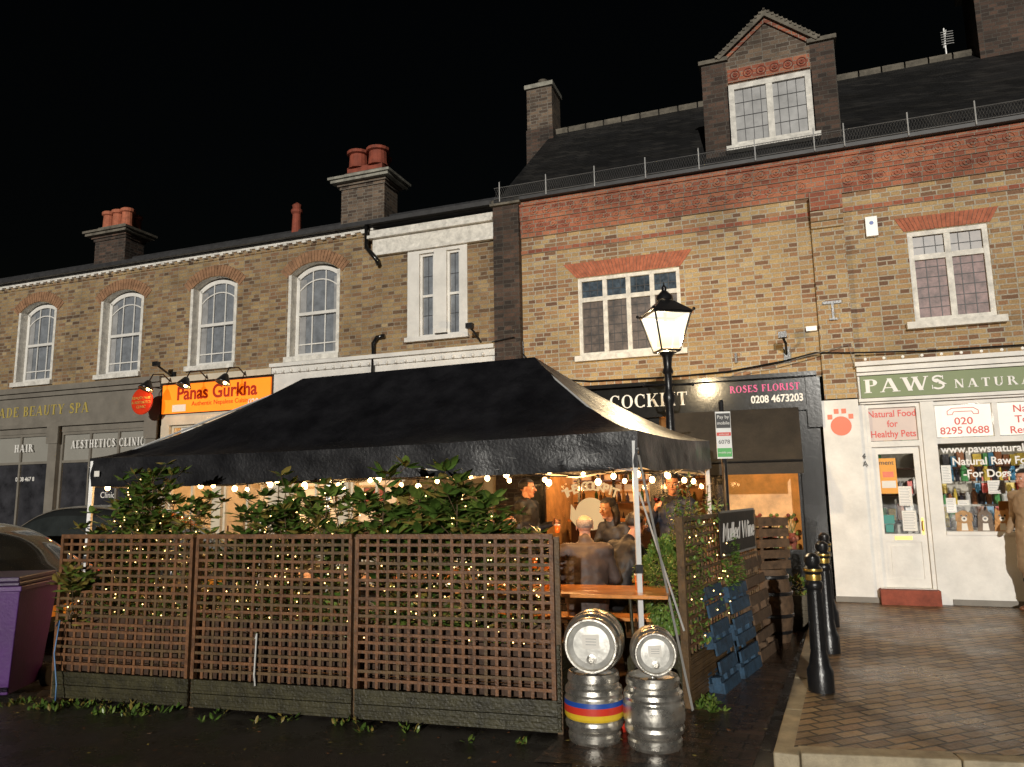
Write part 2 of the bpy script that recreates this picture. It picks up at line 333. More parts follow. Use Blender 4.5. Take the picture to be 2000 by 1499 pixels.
def wall(mb,x0,x1,z0,z1,ops,y,m,depth=.2,rev=None):
    xs=sorted(set([x0,x1]+[o[0] for o in ops]+[o[1] for o in ops]));zs=sorted(set([z0,z1]+[o[2] for o in ops]+[o[3] for o in ops]))
    for i in range(len(xs)-1):
        for j in range(len(zs)-1):
            cx=(xs[i]+xs[i+1])/2;cz=(zs[j]+zs[j+1])/2
            if any(o[0]<cx<o[1] and o[2]<cz<o[3] for o in ops): continue
            mb.quad((xs[i],y,zs[j]),(xs[i+1],y,zs[j]),(xs[i+1],y,zs[j+1]),(xs[i],y,zs[j+1]),m)
    for o in ops:
        a,b_,c,d=o[:4];r=rev or m;Y=y+depth
        mb.quad((a,y,c),(a,Y,c),(a,Y,d),(a,y,d),r);mb.quad((b_,Y,c),(b_,y,c),(b_,y,d),(b_,Y,d),r)
        mb.quad((a,y,c),(b_,y,c),(b_,Y,c),(a,Y,c),r);mb.quad((a,y,d),(a,Y,d),(b_,Y,d),(b_,y,d),r)
def win(mb,a,b,c,d,y,cols,trans,fw=.06,bw=.05,fm="white_paint",gm="window_dark",lead=None,gms=None):
    mb.box(a,a+fw,y,y+.07,c,d,fm);mb.box(b-fw,b,y,y+.07,c,d,fm);mb.box(a+fw,b-fw,y,y+.07,c,c+fw,fm);mb.box(a+fw,b-fw,y,y+.07,d-fw,d,fm)
    W=(b-a-2*fw)
    for i in range(1,cols): x=a+fw+W*i/cols;mb.box(x-bw/2,x+bw/2,y+.005,y+.066,c+fw,d-fw,fm)
    xs=[a+fw+W*i/cols for i in range(cols+1)]
    for t in trans:
        for i in range(cols):
            l=xs[i]+(bw/2 if i else 0);r=xs[i+1]-(bw/2 if i<cols-1 else 0)
            mb.box(l,r,y+.008,y+.062,t-bw/2,t+bw/2,fm)
    zs=[c+fw]+sorted(trans)+[d-fw]
    for i in range(cols):
        for j in range(len(zs)-1):
            g=gm if gms is None else gms[j]
            mb.quad((xs[i],y+.045,zs[j]),(xs[i+1],y+.045,zs[j]),(xs[i+1],y+.045,zs[j+1]),(xs[i],y+.045,zs[j+1]),g)
            if lead:
                nx,nz=lead
                for k in range(1,nx):
                    x=xs[i]+(xs[i+1]-xs[i])*k/nx;mb.box(x-.005,x+.005,y+.038,y+.044,zs[j],zs[j+1],"lead_edge")
                q=max(1,round((zs[j+1]-zs[j])/nz))
                for k in range(1,q):
                    z=zs[j]+(zs[j+1]-zs[j])*k/q;mb.box(xs[i],xs[i+1],y+.036,y+.043,z-.005,z+.005,"lead_edge")
def voussoir_flat(mb,b0,b1,t0,t1,z0,z1,y,m,n):
    for i in range(n):
        f0=(i+.06)/n;f1=(i+.94)/n
        pts=[(b0+(b1-b0)*f0,z0),(b0+(b1-b0)*f1,z0),(t0+(t1-t0)*f1,z1),(t0+(t1-t0)*f0,z1)]
        mb.prism(pts,y-.008-random.random()*.004,y+.01,m)
    mb.prism([(b0,z0),(b1,z0),(t1,z1),(t0,z1)],y-.003,y+.01,"chimney_brick")
def rosette(mb,x,z,r,y,m):
    n=14
    for rr,w,p in ((r,.02,.014),(r*.5,.03,.018)):
        vs=[];
        for k in range(n):
            a=2*pi*k/n;c,s_=math.cos(a),math.sin(a)
            vs+= [(x+rr*c,y,z+rr*s_),(x+(rr-.004)*c,y-p,z+(rr-.004)*s_),(x+(rr-w)*c,y-p,z+(rr-w)*s_),(x+(rr-w-.004)*c,y,z+(rr-w-.004)*s_)]
        fs=[]
        for k in range(n):
            o=4*k;q=4*((k+1)%n)
            for t in range(3): fs.append((o+t,q+t,q+t+1,o+t+1))
        mb.add(vs,fs,m)
# ================================================================== GROUND
g=MB();g.quad((-150,-60,0),(150,-60,0),(150,200,0),(-150,200,0),"asphalt");g.obj("ground")
g=MB();zz=.004
P=[(0.1,5.02),(1.42,4.80),(4.35,11.1),(-4.0,14.1),(-4.0,9.2),(.35,5.62)]
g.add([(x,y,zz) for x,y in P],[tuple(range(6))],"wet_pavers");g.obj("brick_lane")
g=MB();A=V3((1.55,4.77,0));B=V3((4.36,11.05,0));
front=V3((1.0,-.17,0)).normalized();
C2=A+front*11;D2=B+V3((10*math.cos(al),-10*math.sin(al),0))
kd=(B-A).normalized();kn=V3((kd.y,-kd.x,0));fn=V3((-front.y,front.x,0))
w=.15;Ai=A+kn*w+fn*w;Bi=B+kn*w;Ci=C2+fn*w;H=.12
def up3(p,h): return (p.x,p.y,h)
g.quad(up3(Ai,H+.002),up3(Ci,H+.002),up3(D2,H+.002),up3(Bi,H+.002),"pavers")
g.obj("pavement")
def kerbline(name,a,b,nrm,seg=.9):
    g=MB();M,L=frame(a,b);g.M=M;n=int(L/seg);s_=1 if (M.to_3x3()@V3((0,1,0))).dot(nrm)>0 else -1
    for i in range(n):
        x0=i*L/n+.004;x1=(i+1)*L/n-.004;y0,y1=(0,s_*w) if s_>0 else (s_*w,0)
        g.box(x0,x1,y0,y1,-.05,H+.006*random.random(),"kerb_stone")
    return g.obj(name,bevel=.012)
kerbline("kerb",A,B,kn);kerbline("kerb",A+front*.16,C2,fn)
g=MB();g.M=Matrix.Translation((.62,4.72,.006))@Matrix.Rotation(-.1,4,'Z')
g.box(-.3,.3,-.22,.22,0,.008,"black_iron")
for i in range(12):
    for j in range(8): g.box(-.27+i*.047,-.24+i*.047,-.19+j*.048,-.16+j*.048,.0085,.016,"black_iron")
g.obj("drain_cover")
# ================================================================== LEFT TERRACE
T=empty("brick_terrace_building",MF)
EL=-.26
wins=[(-12.25,-11.07),(-9.67,-8.47),(-7.14,-5.97),(-4.67,-3.52)]
wins=[(-17.4,-16.2),(-14.85,-13.65)]+wins
ops=[(a,b,4.40,6.27) for a,b in wins]
mb=MB();wall(mb,-22,-2.72,4.05,6.72,ops,0,"stock_brick",.24,"old_white_paint")
wall(mb,-2.72,EL,4.05,6.62,[(-1.93,-.83,4.53,6.18)],-.06,"stock_brick",.1,"white_paint")
mb.quad((-2.72,-.06,4.05),(-2.72,-.06,6.62),(-2.72,0,6.62),(-2.72,0,4.05),"stock_brick")
for a,b in wins:
    c=(a+b)/2;hw=(b-a)/2;sp=6.05;rise=.22;R=(hw*hw+rise*rise)/(2*rise);cz=sp+rise-R
    n=12;th=math.asin(hw/R)
    arc=[(c+R*math.sin(-th+2*th*i/n),cz+R*math.cos(-th+2*th*i/n)) for i in range(n+1)]
    for i in range(n):
        (x0,z0),(x1,z1)=arc[i],arc[i+1]
        if min(z0,z1)<6.268: mb.quad((x0,.0,z0),(x1,.0,z1),(x1,.0,6.27),(x0,.0,6.27),"stock_brick")
        mb.quad((x0,0,z0),(x0,.24,z0),(x1,.24,z1),(x1,0,z1),"old_white_paint")
    nv=22
    for i in range(nv):
        t0=-th*1.12+2*th*1.12*(i+.07)/nv;t1=-th*1.12+2*th*1.12*(i+.93)/nv
        q=[(c+r_*math.sin(t),cz+r_*math.cos(t)) for r_,t in ((R+.01,t0),(R+.01,t1),(R+.24,t1),(R+.24,t0))]
        mb.prism(q,-.012-.004*random.random(),.004,"arch_brick")
mb.obj("walls",T)
mb=MB()
for a,b in wins:
    mb.box(a-.05,b+.05,-.08,.24,4.30,4.40,"old_white_paint")
    mb.box(a-.02,a+.05,-.015,.235,4.401,6.06,"old_white_paint");mb.box(b-.05,b+.02,-.015,.235,4.401,6.06,"old_white_paint")
    c=(a+b)/2;hw=(b-a)/2-.05;sp=6.05;rise=.2;R=(hw*hw+rise*rise)/(2*rise);cz=sp+rise-R;th=math.asin(hw/R);n=12
    y=.16
    x0,x1=a+.05,b-.05
    def arcz(x): return cz+math.sqrt(max(0,R*R-(x-c)**2))
    pts=[(x0,4.4),(x1,4.4)]+[(c+R*math.sin(th-2*th*i/n),cz+R*math.cos(th-2*th*i/n)) for i in range(n+1)]
    mb.add([(p[0],y+.04,p[1]) for p in pts],[tuple(range(len(pts)))],"net_curtain")
    fwd=.075
    mb.box(x0,x0+fwd,y,y+.06,4.4,sp,"white_paint");mb.box(x1-fwd,x1,y,y+.06,4.4,sp,"white_paint");mb.box(x0+fwd,x1-fwd,y,y+.06,4.4,4.49,"white_paint")
    mid=5.28;mb.box(x0+fwd,x1-fwd,y-.03,y+.05,mid-.03,mid+.03,"white_paint")
    mb.box(x0+fwd,x0+fwd+.14,y+.03,y+.038,4.49,6.0,"pale_blind");mb.box(x1-fwd-.12,x1-fwd,y+.03,y+.038,4.49,6.0,"pale_blind")
    for i in range(n):
        t0=-th+2*th*i/n;t1=-th+2*th*(i+1)/n
        mb.prism([(c+r_*math.sin(t),cz+r_*math.cos(t)) for r_,t in ((R-.09,t0),(R-.09,t1),(R+.0,t1),(R+.0,t0))],y,y+.06,"white_paint")
    for f in (1/3,2/3):
        x=x0+fwd+(x1-x0-2*fwd)*f;mb.box(x-.012,x+.012,y+.01,y+.029,mid+.03,arcz(x)-.08,"white_paint");mb.box(x-.012,x+.012,y+.01,y+.029,4.49,mid-.03,"white_paint")
    for i in range(n):
        t0=-th+2*th*i/n;t1=-th+2*th*(i+1)/n
        mb.prism([(c+(r_)*math.sin(t)*.87,cz-.28+r_*math.cos(t)) for r_,t in ((R-.012,t0),(R-.012,t1),(R+.012,t1),(R+.012,t0))],y+.012,y+.028,"white_paint")
    mb.box(x0+fwd,x1-fwd,y+.012,y+.028,4.66,4.685,"white_paint")
Y=-.06
mb.box(-1.99,-1.75,Y-.03,Y+.05,4.53,6.20,"white_paint");mb.box(-.93,-.79,Y-.03,Y+.05,4.53,6.20,"white_paint")
mb.box(-1.75,-.93,Y-.028,Y+.05,6.10,6.20,"white_paint");mb.box(-1.45,-1.20,Y-.03,Y+.05,4.58,6.10,"white_paint")
mb.box(-2.02,-.76,Y-.09,Y+.04,4.45,4.53,"white_paint")
for a,b in ((-1.75,-1.45),(-1.20,-.93)):
    win(mb,a,b,4.53,6.1,Y+.02,1,[5.3],fw=.045,bw=.045,gm="net_curtain",lead=(2,.35))
mb.obj("windows",T)
mb=MB()
mb.box(-2.72,EL,-.12,-.061,6.22,6.50,"old_white_paint");mb.box(-2.80,EL,-.2,.1,6.50,6.56,"old_white_paint");mb.box(-2.76,EL,-.16,.1,6.561,6.66,"old_white_paint")
mb.box(-2.74,EL,-.15,-.062,6.17,6.22,"old_white_paint")
mb.box(-22,-2.76,-.05,.1,6.72,6.77,"old_white_paint");mb.box(-22,-2.76,-.02,.1,6.62,6.72,"stock_brick")
x=-21.9
while x<-2.85:
    mb.box(x,x+.09,-.09,-.02,6.67,6.719,"old_white_paint");x+=.225
mb.box(-22,EL,-.2,-.09,6.79,6.87,"lead_edge");mb.box(-22,EL,-.09,.2,6.775,6.86,"lead_edge")
mb.obj("cornice",T)
mb=MB()
mb.quad((-22,-.1,6.88),(EL,-.1,6.88),(EL,2.5,8.05),(-22,2.5,8.05),"slate")
mb.quad((-22,5,6.9),(EL,5,6.9),(EL,2.5,8.05),(-22,2.5,8.05),"slate")
mb.tube([(-22,2.5,8.05),(EL,2.5,8.05)],.07,"lead_edge",8)
mb.quad((-22,-.0,0.2),(-22,6,.2),(-22,6,6.9),(-22,0,6.9),"stock_brick")
mb.obj("roof",T)
def chimney(s0,s1,k0,k1,z0,z1,cap,capm,bm="chimney_brick"):
    mb=MB();mb.box(s0,s1,k0,k1,z0,z1,bm)
    a=.0
    for i,(o,t) in enumerate(((.05,.07),(.12,.06),(.30,.07),(.38,.06))):
        mb.box(s0-o*cap,s1+o*cap,k0-o*cap,k1+o*cap,z1+a,z1+a+t,capm if i>=2 else bm);a+=t
    mb.prism([(s0-.25*cap,z1+a),(s1+.25*cap,z1+a),(s1-.08,z1+a+.14),(s0+.08,z1+a+.14)],k0,k1,"dark_coping")
    return mb,z1+a+.12
def pots_on(mb,xs,k,z,h,r,m="pot_red"):
    for x in xs:
        mb.lathe([(r*1.0,0),(r*.92,h*.1),(r*.85,h*.75),(r*1.1,h*.8),(r*1.12,h*.95),(r*.9,h),(r*.6,h*.96)],(x,k,z),m,seg=16)
mb,z=chimney(-12.70,-11.62,2.2,2.8,7.5,8.56,.6,"dark_coping","sooty_shaded_brick");pots_on(mb,[-12.48,-12.14,-11.82],2.4,z,.5,.17,"terracotta");pots_on(mb,[-12.5,-11.85],2.7,z,.42,.15);mb.obj("chimney",T)
mb,z=chimney(-4.98,-3.84,2.2,2.8,7.5,8.76,.62,"stone_cap")
mb.box(-4.85,-3.92,2.22,2.78,z-.06,z+.16,"pot_red")
pots_on(mb,[-4.64,-4.12],2.38,z+.14,.44,.25);pots_on(mb,[-4.68,-4.17],2.66,z+.14,.35,.2);mb.obj("chimney",T)
mb=MB();mb.lathe([(.12,0),(.1,.55),(.14,.6),(.14,.66),(.1,.7),(.12,.78),(.02,.86)],(-6.44,2.5,7.95),"pot_red",seg=14);mb.obj("chimney_pot",T)
mb=MB();mb.tube([(-2.85,-.13,6.8),(-2.85,-.13,6.35),(-2.6,-.2,6.1),(-2.58,-.13,5.98)],.045,"black_gloss",8)
mb.tube([(-2.45,-.12,4.62),(-2.6,-.12,4.6),(-2.68,-.12,4.5),(-2.68,-.12,3.9)],.04,"black_gloss",8)
mb.obj("downpipe",T,smooth=True)
mb=MB()
mb.box(-22,-7.72,-.18,.1,4.12,4.24,"grey_paint");mb.box(-22,-7.75,-.12,.1,4.02,4.119,"grey_paint")
mb.box(-22,-7.78,-.06,.1,3.42,4.019,"grey_paint");mb.box(-22,-7.78,-.1,.1,3.33,3.419,"grey_paint")
for x in (-15.4,-13.0,-10.75,-7.95):
    mb.box(x-.13,x+.13,-.1,.15,.15,3.33,"grey_paint");mb.box(x-.17,x+.17,-.13,-.1,2.95,3.33,"grey_paint");mb.box(x-.18,x+.18,-.14,-.1,.1,.5,"grey_paint")
for a,b in ((-15.27,-13.13),(-12.87,-10.88),(-10.62,-8.08)):
    n=2 if b-a<2.2 else 3
    mb.box(a,b,-.03,.1,.15,.75,"grey_paint");mb.box(a,b,-.02,.06,3.2,3.33,"grey_paint")
    win(mb,a,b,.75,3.2,0.0,n,[2.55],fw=.06,bw=.055,fm="grey_paint",gms=["window_dark","frosted_panel"])
mb.obj("salon_shopfront",T)
mb=MB()
mb.box(-4.95,EL,-.2,.08,4.20,4.27,"white_paint");mb.box(-4.93,EL,-.14,.08,4.08,4.199,"white_paint");mb.box(-4.9,EL,-.1,.08,3.5,4.079,"white_paint")
mb.box(-7.72,-4.96,-.12,.08,4.08,4.2,"cream_paint")
x=-4.85
while x<EL-.1: mb.ball((x,-.15,4.11),.035,"white_paint",8,5);x+=.19
mb.box(-7.7,EL,-.08,.1,3.2,3.42,"cream_paint")
for x in (-7.6,-6.2,-4.85,-4.6,-3.3,-2.0,-1.7,-.4):
    mb.box(x-.11,x+.11,-.08,.12,.15,3.2,"cream_paint")
for a,b in ((-7.49,-6.31),(-6.09,-4.96),(-4.49,-3.41),(-3.19,-2.11),(-1.59,-.51)):
    mb.box(a,b,-.03,.1,.15,.7,"cream_paint");win(mb,a,b,.7,3.2,0.0,2,[2.5],fw=.05,bw=.05,fm="cream_paint",gm="shop_glass")
mb.box(-.51,EL,-.05,.1,.15,3.2,"cream_paint")
mb.box(-1.58,-.52,.05,.06,.75,2.48,"white_paint");mb.box(-7.3,-6.4,.05,.06,2.52,3.15,"white_paint")
mb.obj("restaurant_shopfront",T)
def room(name,parent,a,b,k1,z0,z1,wm,kind,fm="dark_wood"):
    mb=MB();mb.quad((a,k1,z0),(b,k1,z0),(b,k1,z1),(a,k1,z1),wm);mb.quad((a,.14,z0),(a,k1,z0),(a,k1,z1),(a,.14,z1),wm)
    mb.quad((b,.14,z0),(b,k1,z0),(b,k1,z1),(b,.14,z1),wm);mb.quad((a,.14,z0),(b,.14,z0),(b,k1,z0),(a,k1,z0),fm);mb.quad((a,.14,z1),(b,.14,z1),(b,k1,z1),(a,k1,z1),"shop_wall")
    rnd=random.Random(name)
    if kind=='rest':
        mb.box(a+.02,b-.02,k1-.04,k1-.01,z0,z0+.95,"dark_wood")
        for i in range(6):
            x=a+.5+i*1.15+rnd.uniform(-.1,.1);h=rnd.uniform(.3,.5);w_=rnd.uniform(.35,.6);z=z0+1.3
            mb.box(x,x+w_,k1-.05,k1-.02,z,z+h,"dark_wood");mb.box(x+.03,x+w_-.03,k1-.06,k1-.051,z+.03,z+h-.03,rnd.choice(("leaf_c","pack_5","cream_paint","pot_red")))
        for i in range(7):
            x=a+.6+i*.95
            mb.box(x,x+.7,.8,1.4,z0+.72,z0+.76,"white_paint");mb.box(x+.3,x+.4,1.05,1.15,z0,z0+.72,"dark_wood")
            for y_ in (.55,1.55): mb.box(x+.15,x+.55,y_,y_+.04,z0+.4,z0+1.0,"dark_wood");mb.box(x+.15,x+.55,y_-.0,y_+.3 if y_<1 else y_-.3,z0+.42,z0+.46,"pot_red")
        for i in range(5):
            x=a+.7+i*1.4;mb.tube([(x,1.2,z1),(x,1.2,z1-.7)],.006,"black_iron",4);mb.ball((x,1.2,z1-.75),.09,"bulb_glow" if i%2==0 else "mark_cream",10,7)
    else:
        z=z0+.95
        while z<z1-.3:
            mb.box(a+.1,b-.1,k1-.3,k1-.05,z,z+.03,"dark_wood");x=a+.15
            while x<b-.2:
                w_=rnd.uniform(.05,.09) if kind=='pub' else rnd.uniform(.06,.16);h_=rnd.uniform(.16,.28)
                if rnd.random()<.7:
                    if kind=='pub': mb.lathe([(.034,0),(.034,h_*.6),(.012,h_*.75),(.012,h_)],(x+.04,k1-.18,z+.03),"bottle_%d"%rnd.randrange(4),seg=8)
                    else: mb.box(x,x+w_*.8,k1-.28,k1-.1,z+.03,z+.03+h_,"pack_%d"%rnd.randrange(7))
                x+=w_+(.02 if kind=='pub' else 0)
            z+=.42
        if kind=='pub': mb.box(a+.2,b-1.2,k1-.9,k1-.6,z0,z0+1.05,"dark_wood");mb.box(a+.15,b-1.15,k1-.95,k1-.55,z0+1.051,z0+1.10,"table_wood")
    return mb.obj(name,parent)
room("restaurant_interior",T,-7.6,-.4,3,.15,3.2,"cream_wall",'rest')
mb=MB();mb.box(EL,.22,-.14,.3,.1,6.75,"sooty_shaded_brick");mb.box(EL-.04,.26,-.2,.3,6.751,6.85,"dark_coping");mb.obj("party_pier",T)
S=empty("salon_sign",MF);mb=MB();serif(mb,"PARADE BEAUTY SPA",-9.78,3.60,.22,"text_gold",y=-.066,width=3.45,align='r')
serif(mb,"AESTHETICS CLINIC",-10.3,2.83,.17,"text_white",y=-.012,width=2.1,sp=.2);serif(mb,"HAIR",-12.05,2.8,.17,"text_white",y=-.012,sp=.2)
mb.obj("lettering",S);txt("0208 467 8",-12.0,2.15,.13,"text_white",S,y=.035,off=.002);txt("Clinic",-9.4,1.75,.18,"text_white",S,y=.035)
S=empty("restaurant_sign",MF);mb=MB();mb.box(-7.63,-4.93,-.16,-.125,3.43,4.02,"orange_board");mb.box(-7.66,-4.9,-.13,-.081,3.425,4.05,"dark_wood")
mb.box(-7.35,-7.0,-.165,-.161,3.46,3.60,"paper");mb.obj("board",S)
txt("Panas Gurkha",-7.25,3.70,.38,"text_brown",S,y=-.165,off=.010,sx=.95);txt("020 82",-5.45,3.5,.17,"text_white",S,y=-.165,off=.004);txt("Authentic Nepalese Cuisine",-6.85,3.56,.13,"text_brown",S,y=-.165)
S=empty("sign_lamps",MF);mb=MB()
for x in (-7.45,-6.5,-5.55):
    mb.tube([(x,-.15,4.1),(x,-.35,4.22),(x,-.6,4.18),(x+.02,-.72,4.0)],.014,"black_iron",6)
    mb.lathe([(.02,.1),(.05,.08),(.13,-.06),(.15,-.1),(.13,-.1),(.04,.04)],(x+.02,-.74,3.95),"black_iron",axis=(.1,.35,1),seg=16)
    mb.ball((x+.02,-.72,3.87),.035,"bulb_glow",8,5)
mb.obj("gooseneck_lamps",S,smooth=True)
S=empty("round_projecting_sign",MF);mb=MB()
mb.lathe([(.25,-.02),(.27,-.015),(.27,.015),(.25,.02)],(-7.75,-.55,3.66),"red_disc",axis=(0,1,0),seg=32)
mb.tube([(-7.75,-.1,3.98),(-7.75,-.6,3.98)],.012,"black_iron");mb.tube([(-7.75,-.55,3.98),(-7.75,-.55,3.92)],.012,"black_iron");mb.obj("disc",S)
for i,t in enumerate(("BEAUTY HAIR","& AESTHETICS","CLINIC")): txt(t,-7.75,3.70-.09*i,.078,"text_gold",S,y=-.575,align='CENTER')
# ================================================================== PUB BUILDING
Pb=empty("pub_building",MF)
mb=MB();wall(mb,.22,4.93,3.36,6.14,[(1.22,2.92,3.95,5.30)],0,"stock_brick_right",.1,"white_paint")
wall(mb,4.93,5.38,3.0,5.6,[],-.1,"stock_brick_right");mb.box(4.93,5.38,-.14,.05,5.6,5.70,"stock_brick_right");mb.box(4.93,5.38,-.18,.05,5.701,5.86,"stock_brick_right");mb.box(4.93,5.38,-.21,.05,5.861,6.14,"red_brick")
mb.quad((4.93,-.1,3.0),(4.93,-.1,5.6),(4.93,0,5.6),(4.93,0,3.0),"stock_brick_right")
mb.quad((5.38,-.1,3.0),(5.38,0,3.0),(5.38,0,5.6),(5.38,-.1,5.6),"stock_brick_right")
def frieze(mb,a,b):
    mb.box(a,b,-.02,.01,5.84,5.91,"red_brick")
    for (z0,z1,p) in ((6.14,6.22,.03),(6.221,6.44,.045),(6.441,6.50,.065),(6.501,6.70,.075),(6.701,6.78,.10)):
        mb.box(a,b,-p,.1,z0,z1,"red_brick")
frieze(mb,.22,5.38)
x=.38
while x<4.85: rosette(mb,x,6.33,.085,-.045,"red_brick");rosette(mb,x+.11,6.60,.085,-.075,"red_brick");x+=.222
voussoir_flat(mb,1.20,2.94,.97,3.14,5.31,5.57,0,"terracotta",34)
mb.obj("walls",Pb)
mb=MB();win(mb,1.22,2.92,3.95,5.30,.02,4,[4.92],fw=.06,bw=.075,fm="old_white_paint",lead=(3,.16),gms=["curtain_brown","stained_blue"])
mb.box(1.15,2.99,-.08,.1,3.86,3.949,"old_white_paint");mb.obj("windows",Pb)
mb=MB();k=.3
mb.box(3.42,3.82,k,k+1.6,6.95,8.86,"sooty_shaded_brick");mb.box(5.14,5.5,k,k+1.6,6.95,8.86,"sooty_shaded_brick")  # dormer front's shade is put into this dark brick colour
mb.box(3.38,3.86,k-.05,k+.5,8.861,8.93,"dark_coping");mb.box(5.1,5.54,k-.05,k+.5,8.861,8.93,"dark_coping")
mb.box(3.82,5.14,k+.02,k+.2,6.95,7.28,"sooty_shaded_brick")
mb.prism([(3.82,8.42),(5.14,8.42),(5.14,8.86),(4.48,9.42),(3.82,8.86)],k+.01,k+.2,"chimney_brick")
mb.prism([(3.72,8.88),(4.48,9.50),(5.24,8.88),(5.3,8.94),(4.48,9.62),(3.66,8.94)],k-.07,k+.3,"dark_coping")
for i in range(13):
    f=i/12
    for sg in (-1,1):
        x=4.48+sg*.80*f;z=9.59-.68*f;mb.box(x-.02,x+.02,k-.09,k+.1,z,z+.035,"dark_coping")
mb.prism([(3.86,8.9),(4.48,9.40),(5.10,8.9),(5.14,8.93),(4.48,9.47),(3.82,8.93)],k-.03,k+.008,"red_brick")
mb.box(3.84,5.12,k-.02,k+.009,8.45,8.70,"red_brick")
for i in range(6): rosette(mb,3.96+i*.208,8.575,.085,k-.02,"pot_red")
mb.quad((3.6,k,8.9),(4.48,k,9.62),(4.48,3.3,9.62),(3.6,3.3,8.9),"slate");mb.quad((5.36,k,8.9),(4.48,k,9.62),(4.48,3.3,9.62),(5.36,3.3,8.9),"slate")
win(mb,3.84,5.12,7.30,8.42,k-.0,2,[],fw=.09,bw=.1,fm="old_white_paint",gm="pale_blind",lead=(4,.26))
mb.box(3.76,5.2,k-.12,k+.02,7.22,7.3,"old_white_paint")
mb.obj("dormer",Pb)
def roofpart(par,a,b):
    mb=MB();mb.quad((a,-.1,6.86),(b,-.1,6.86),(b,3.5,9.86),(a,3.5,9.86),"slate");mb.quad((a,7,6.86),(b,7,6.86),(b,3.5,9.86),(a,3.5,9.86),"slate")
    x=a
    while x<b: mb.tube([(x+.01,3.5,9.87),(min(x+.4,b)-.01,3.5,9.87)],.09,"dark_coping",8);x+=.41
    mb.box(a,b,-.2,-.1,6.79,6.88,"lead_edge");mb.box(a,b,-.1,.1,6.785,6.85,"lead_edge");mb.obj("roof",par)
roofpart(Pb,-.22,5.38)
mb=MB();mb.add([(-.22,0,6.8),(-.22,7,6.8),(-.22,3.5,9.84)],[(0,1,2)],"sooty_shaded_brick");mb.obj("gable_wall",Pb)
mb=MB();mb.box(-.74,-.10,3.2,3.9,7.6,9.9,"sooty_shaded_brick");mb.box(-.72,-.12,3.22,3.88,9.9,10.9,"chimney_brick");mb.box(-.76,-.08,3.17,3.93,10.901,11.0,"stone_cap");mb.lathe([(.1,0),(.09,.2),(.12,.24),(.02,.26)],(-.42,3.55,11.0),"dark_coping",seg=12);mb.obj("chimney",Pb)  # upper stack's lit look painted in with a lighter brick
def guard(par,a,b):
    mb=MB();y=-.22
    mb.tube([(a,y,7.06),(b,y,7.06)],.006,"lead_guard",4);mb.tube([(a,y,6.86),(b,y,6.86)],.006,"lead_guard",4)
    x=a
    while x<b-.2:
        for o_ in (0,.04):
            for s_ in (0,1): mb.tube([(x+o_,y+.003*s_,6.86 if s_ else 7.06),(x+o_+.08,y+.003*s_,7.06 if s_ else 6.86)],.0022,"lead_guard",3)
        x+=.08
    x=a+.1
    while x<b: mb.tube([(x,y,6.8),(x,y-.005,7.16)],.009,"alu_pole",4);x+=.86
    mb.obj("snow_guard",par)
guard(Pb,-.2,5.38)
mb=MB()
mb.box(.24,4.84,-.22,.1,3.36,3.42,"black_gloss");mb.box(.24,4.84,-.12,.1,2.94,3.359,"black_gloss");mb.box(.24,4.84,-.15,.1,2.86,2.939,"black_gloss")
for a,b in ((.24,.5),(2.34,2.5),(3.28,3.44),(4.54,4.84)): mb.box(a,b,-.08,.12,.12,2.86,"black_gloss")
mb.box(4.68,4.88,-.16,.0,2.6,3.34,"black_gloss")
for a,b in ((.5,2.34),(3.44,4.54)):
    mb.box(a,b,-.04,.1,.12,.78,"black_gloss");mb.box(a,b,-.03,.1,2.6,2.859,"black_gloss")
    win(mb,a,b,.78,2.6,0.0,3 if b-a>1.5 else 1,[2.2] if b-a>1.5 else [],fw=.05,bw=.04,fm="black_gloss",gm="shop_glass")
mb.box(2.5,3.28,0,.06,.12,1.0,"black_gloss");win(mb,2.5,3.28,1.0,2.6,0.0,1,[2.2],fw=.09,bw=.06,fm="black_gloss",gm="shop_glass")
mb.box(2.58,3.2,-.012,-.001,.3,.85,"black_gloss")
mb.obj("shopfront",Pb)
room("pub_interior",Pb,.3,4.7,2.6,.12,2.86,"warm_wall",'pub')
mb=MB();rnd=random.Random(21)
for i in range(46):
    x=rnd.uniform(3.55,4.45);z=rnd.uniform(.82,1.12);mb.ball((x,rnd.uniform(.2,.6),z),rnd.uniform(.03,.06),rnd.choice(["leaf_d","pot_red","pack_5","leaf_c","leaf_a","leaf_b"]),7,5)
mb.box(3.44,4.54,.7,.72,.8,2.6,"frosted_warm");mb.box(3.46,4.52,.15,.65,.75,.8,"dark_wood")
for i in range(4): 
    x=3.6+i*.25;mb.lathe([(.05,0),(.07,.12),(.05,.2),(.055,.24)],(x,.5,.8),rnd.choice(("bottle_2","cream_paint","pot_red")),seg=10)
    for q in range(9): 
        aa=q*2.4;mb.tube([(x,.5,1.02),(x+.08*math.cos(aa),.5+.06*math.sin(aa),1.2+.03*(q%4))],.004,"leaf_a",3);mb.ball((x+.08*math.cos(aa),.5+.06*math.sin(aa),1.22+.03*(q%4)),.03,rnd.choice(("leaf_c","pot_red","leaf_b")),6,4)
mb.obj("florist_display",Pb)
mb=MB();mb.quad((2.7,-.13,2.93),(4.56,-.13,2.93),(4.56,-.75,2.1),(2.7,-.75,2.1),"awning_cloth")
n=24
for i in range(n):
    x0=2.7+1.86*i/n;x1=2.7+1.86*(i+1)/n;mb.quad((x0,-.752,2.1),(x1,-.752,2.1),(x1,-.755,1.92),(x0,-.755,1.92),"awning_cloth")
mb.add([(2.7,-.13,2.93),(2.7,-.75,2.1),(2.7,-.13,2.1)],[(0,1,2)],"awning_cloth");mb.add([(4.56,-.13,2.93),(4.56,-.75,2.1),(4.56,-.13,2.1)],[(0,1,2)],"awning_cloth")
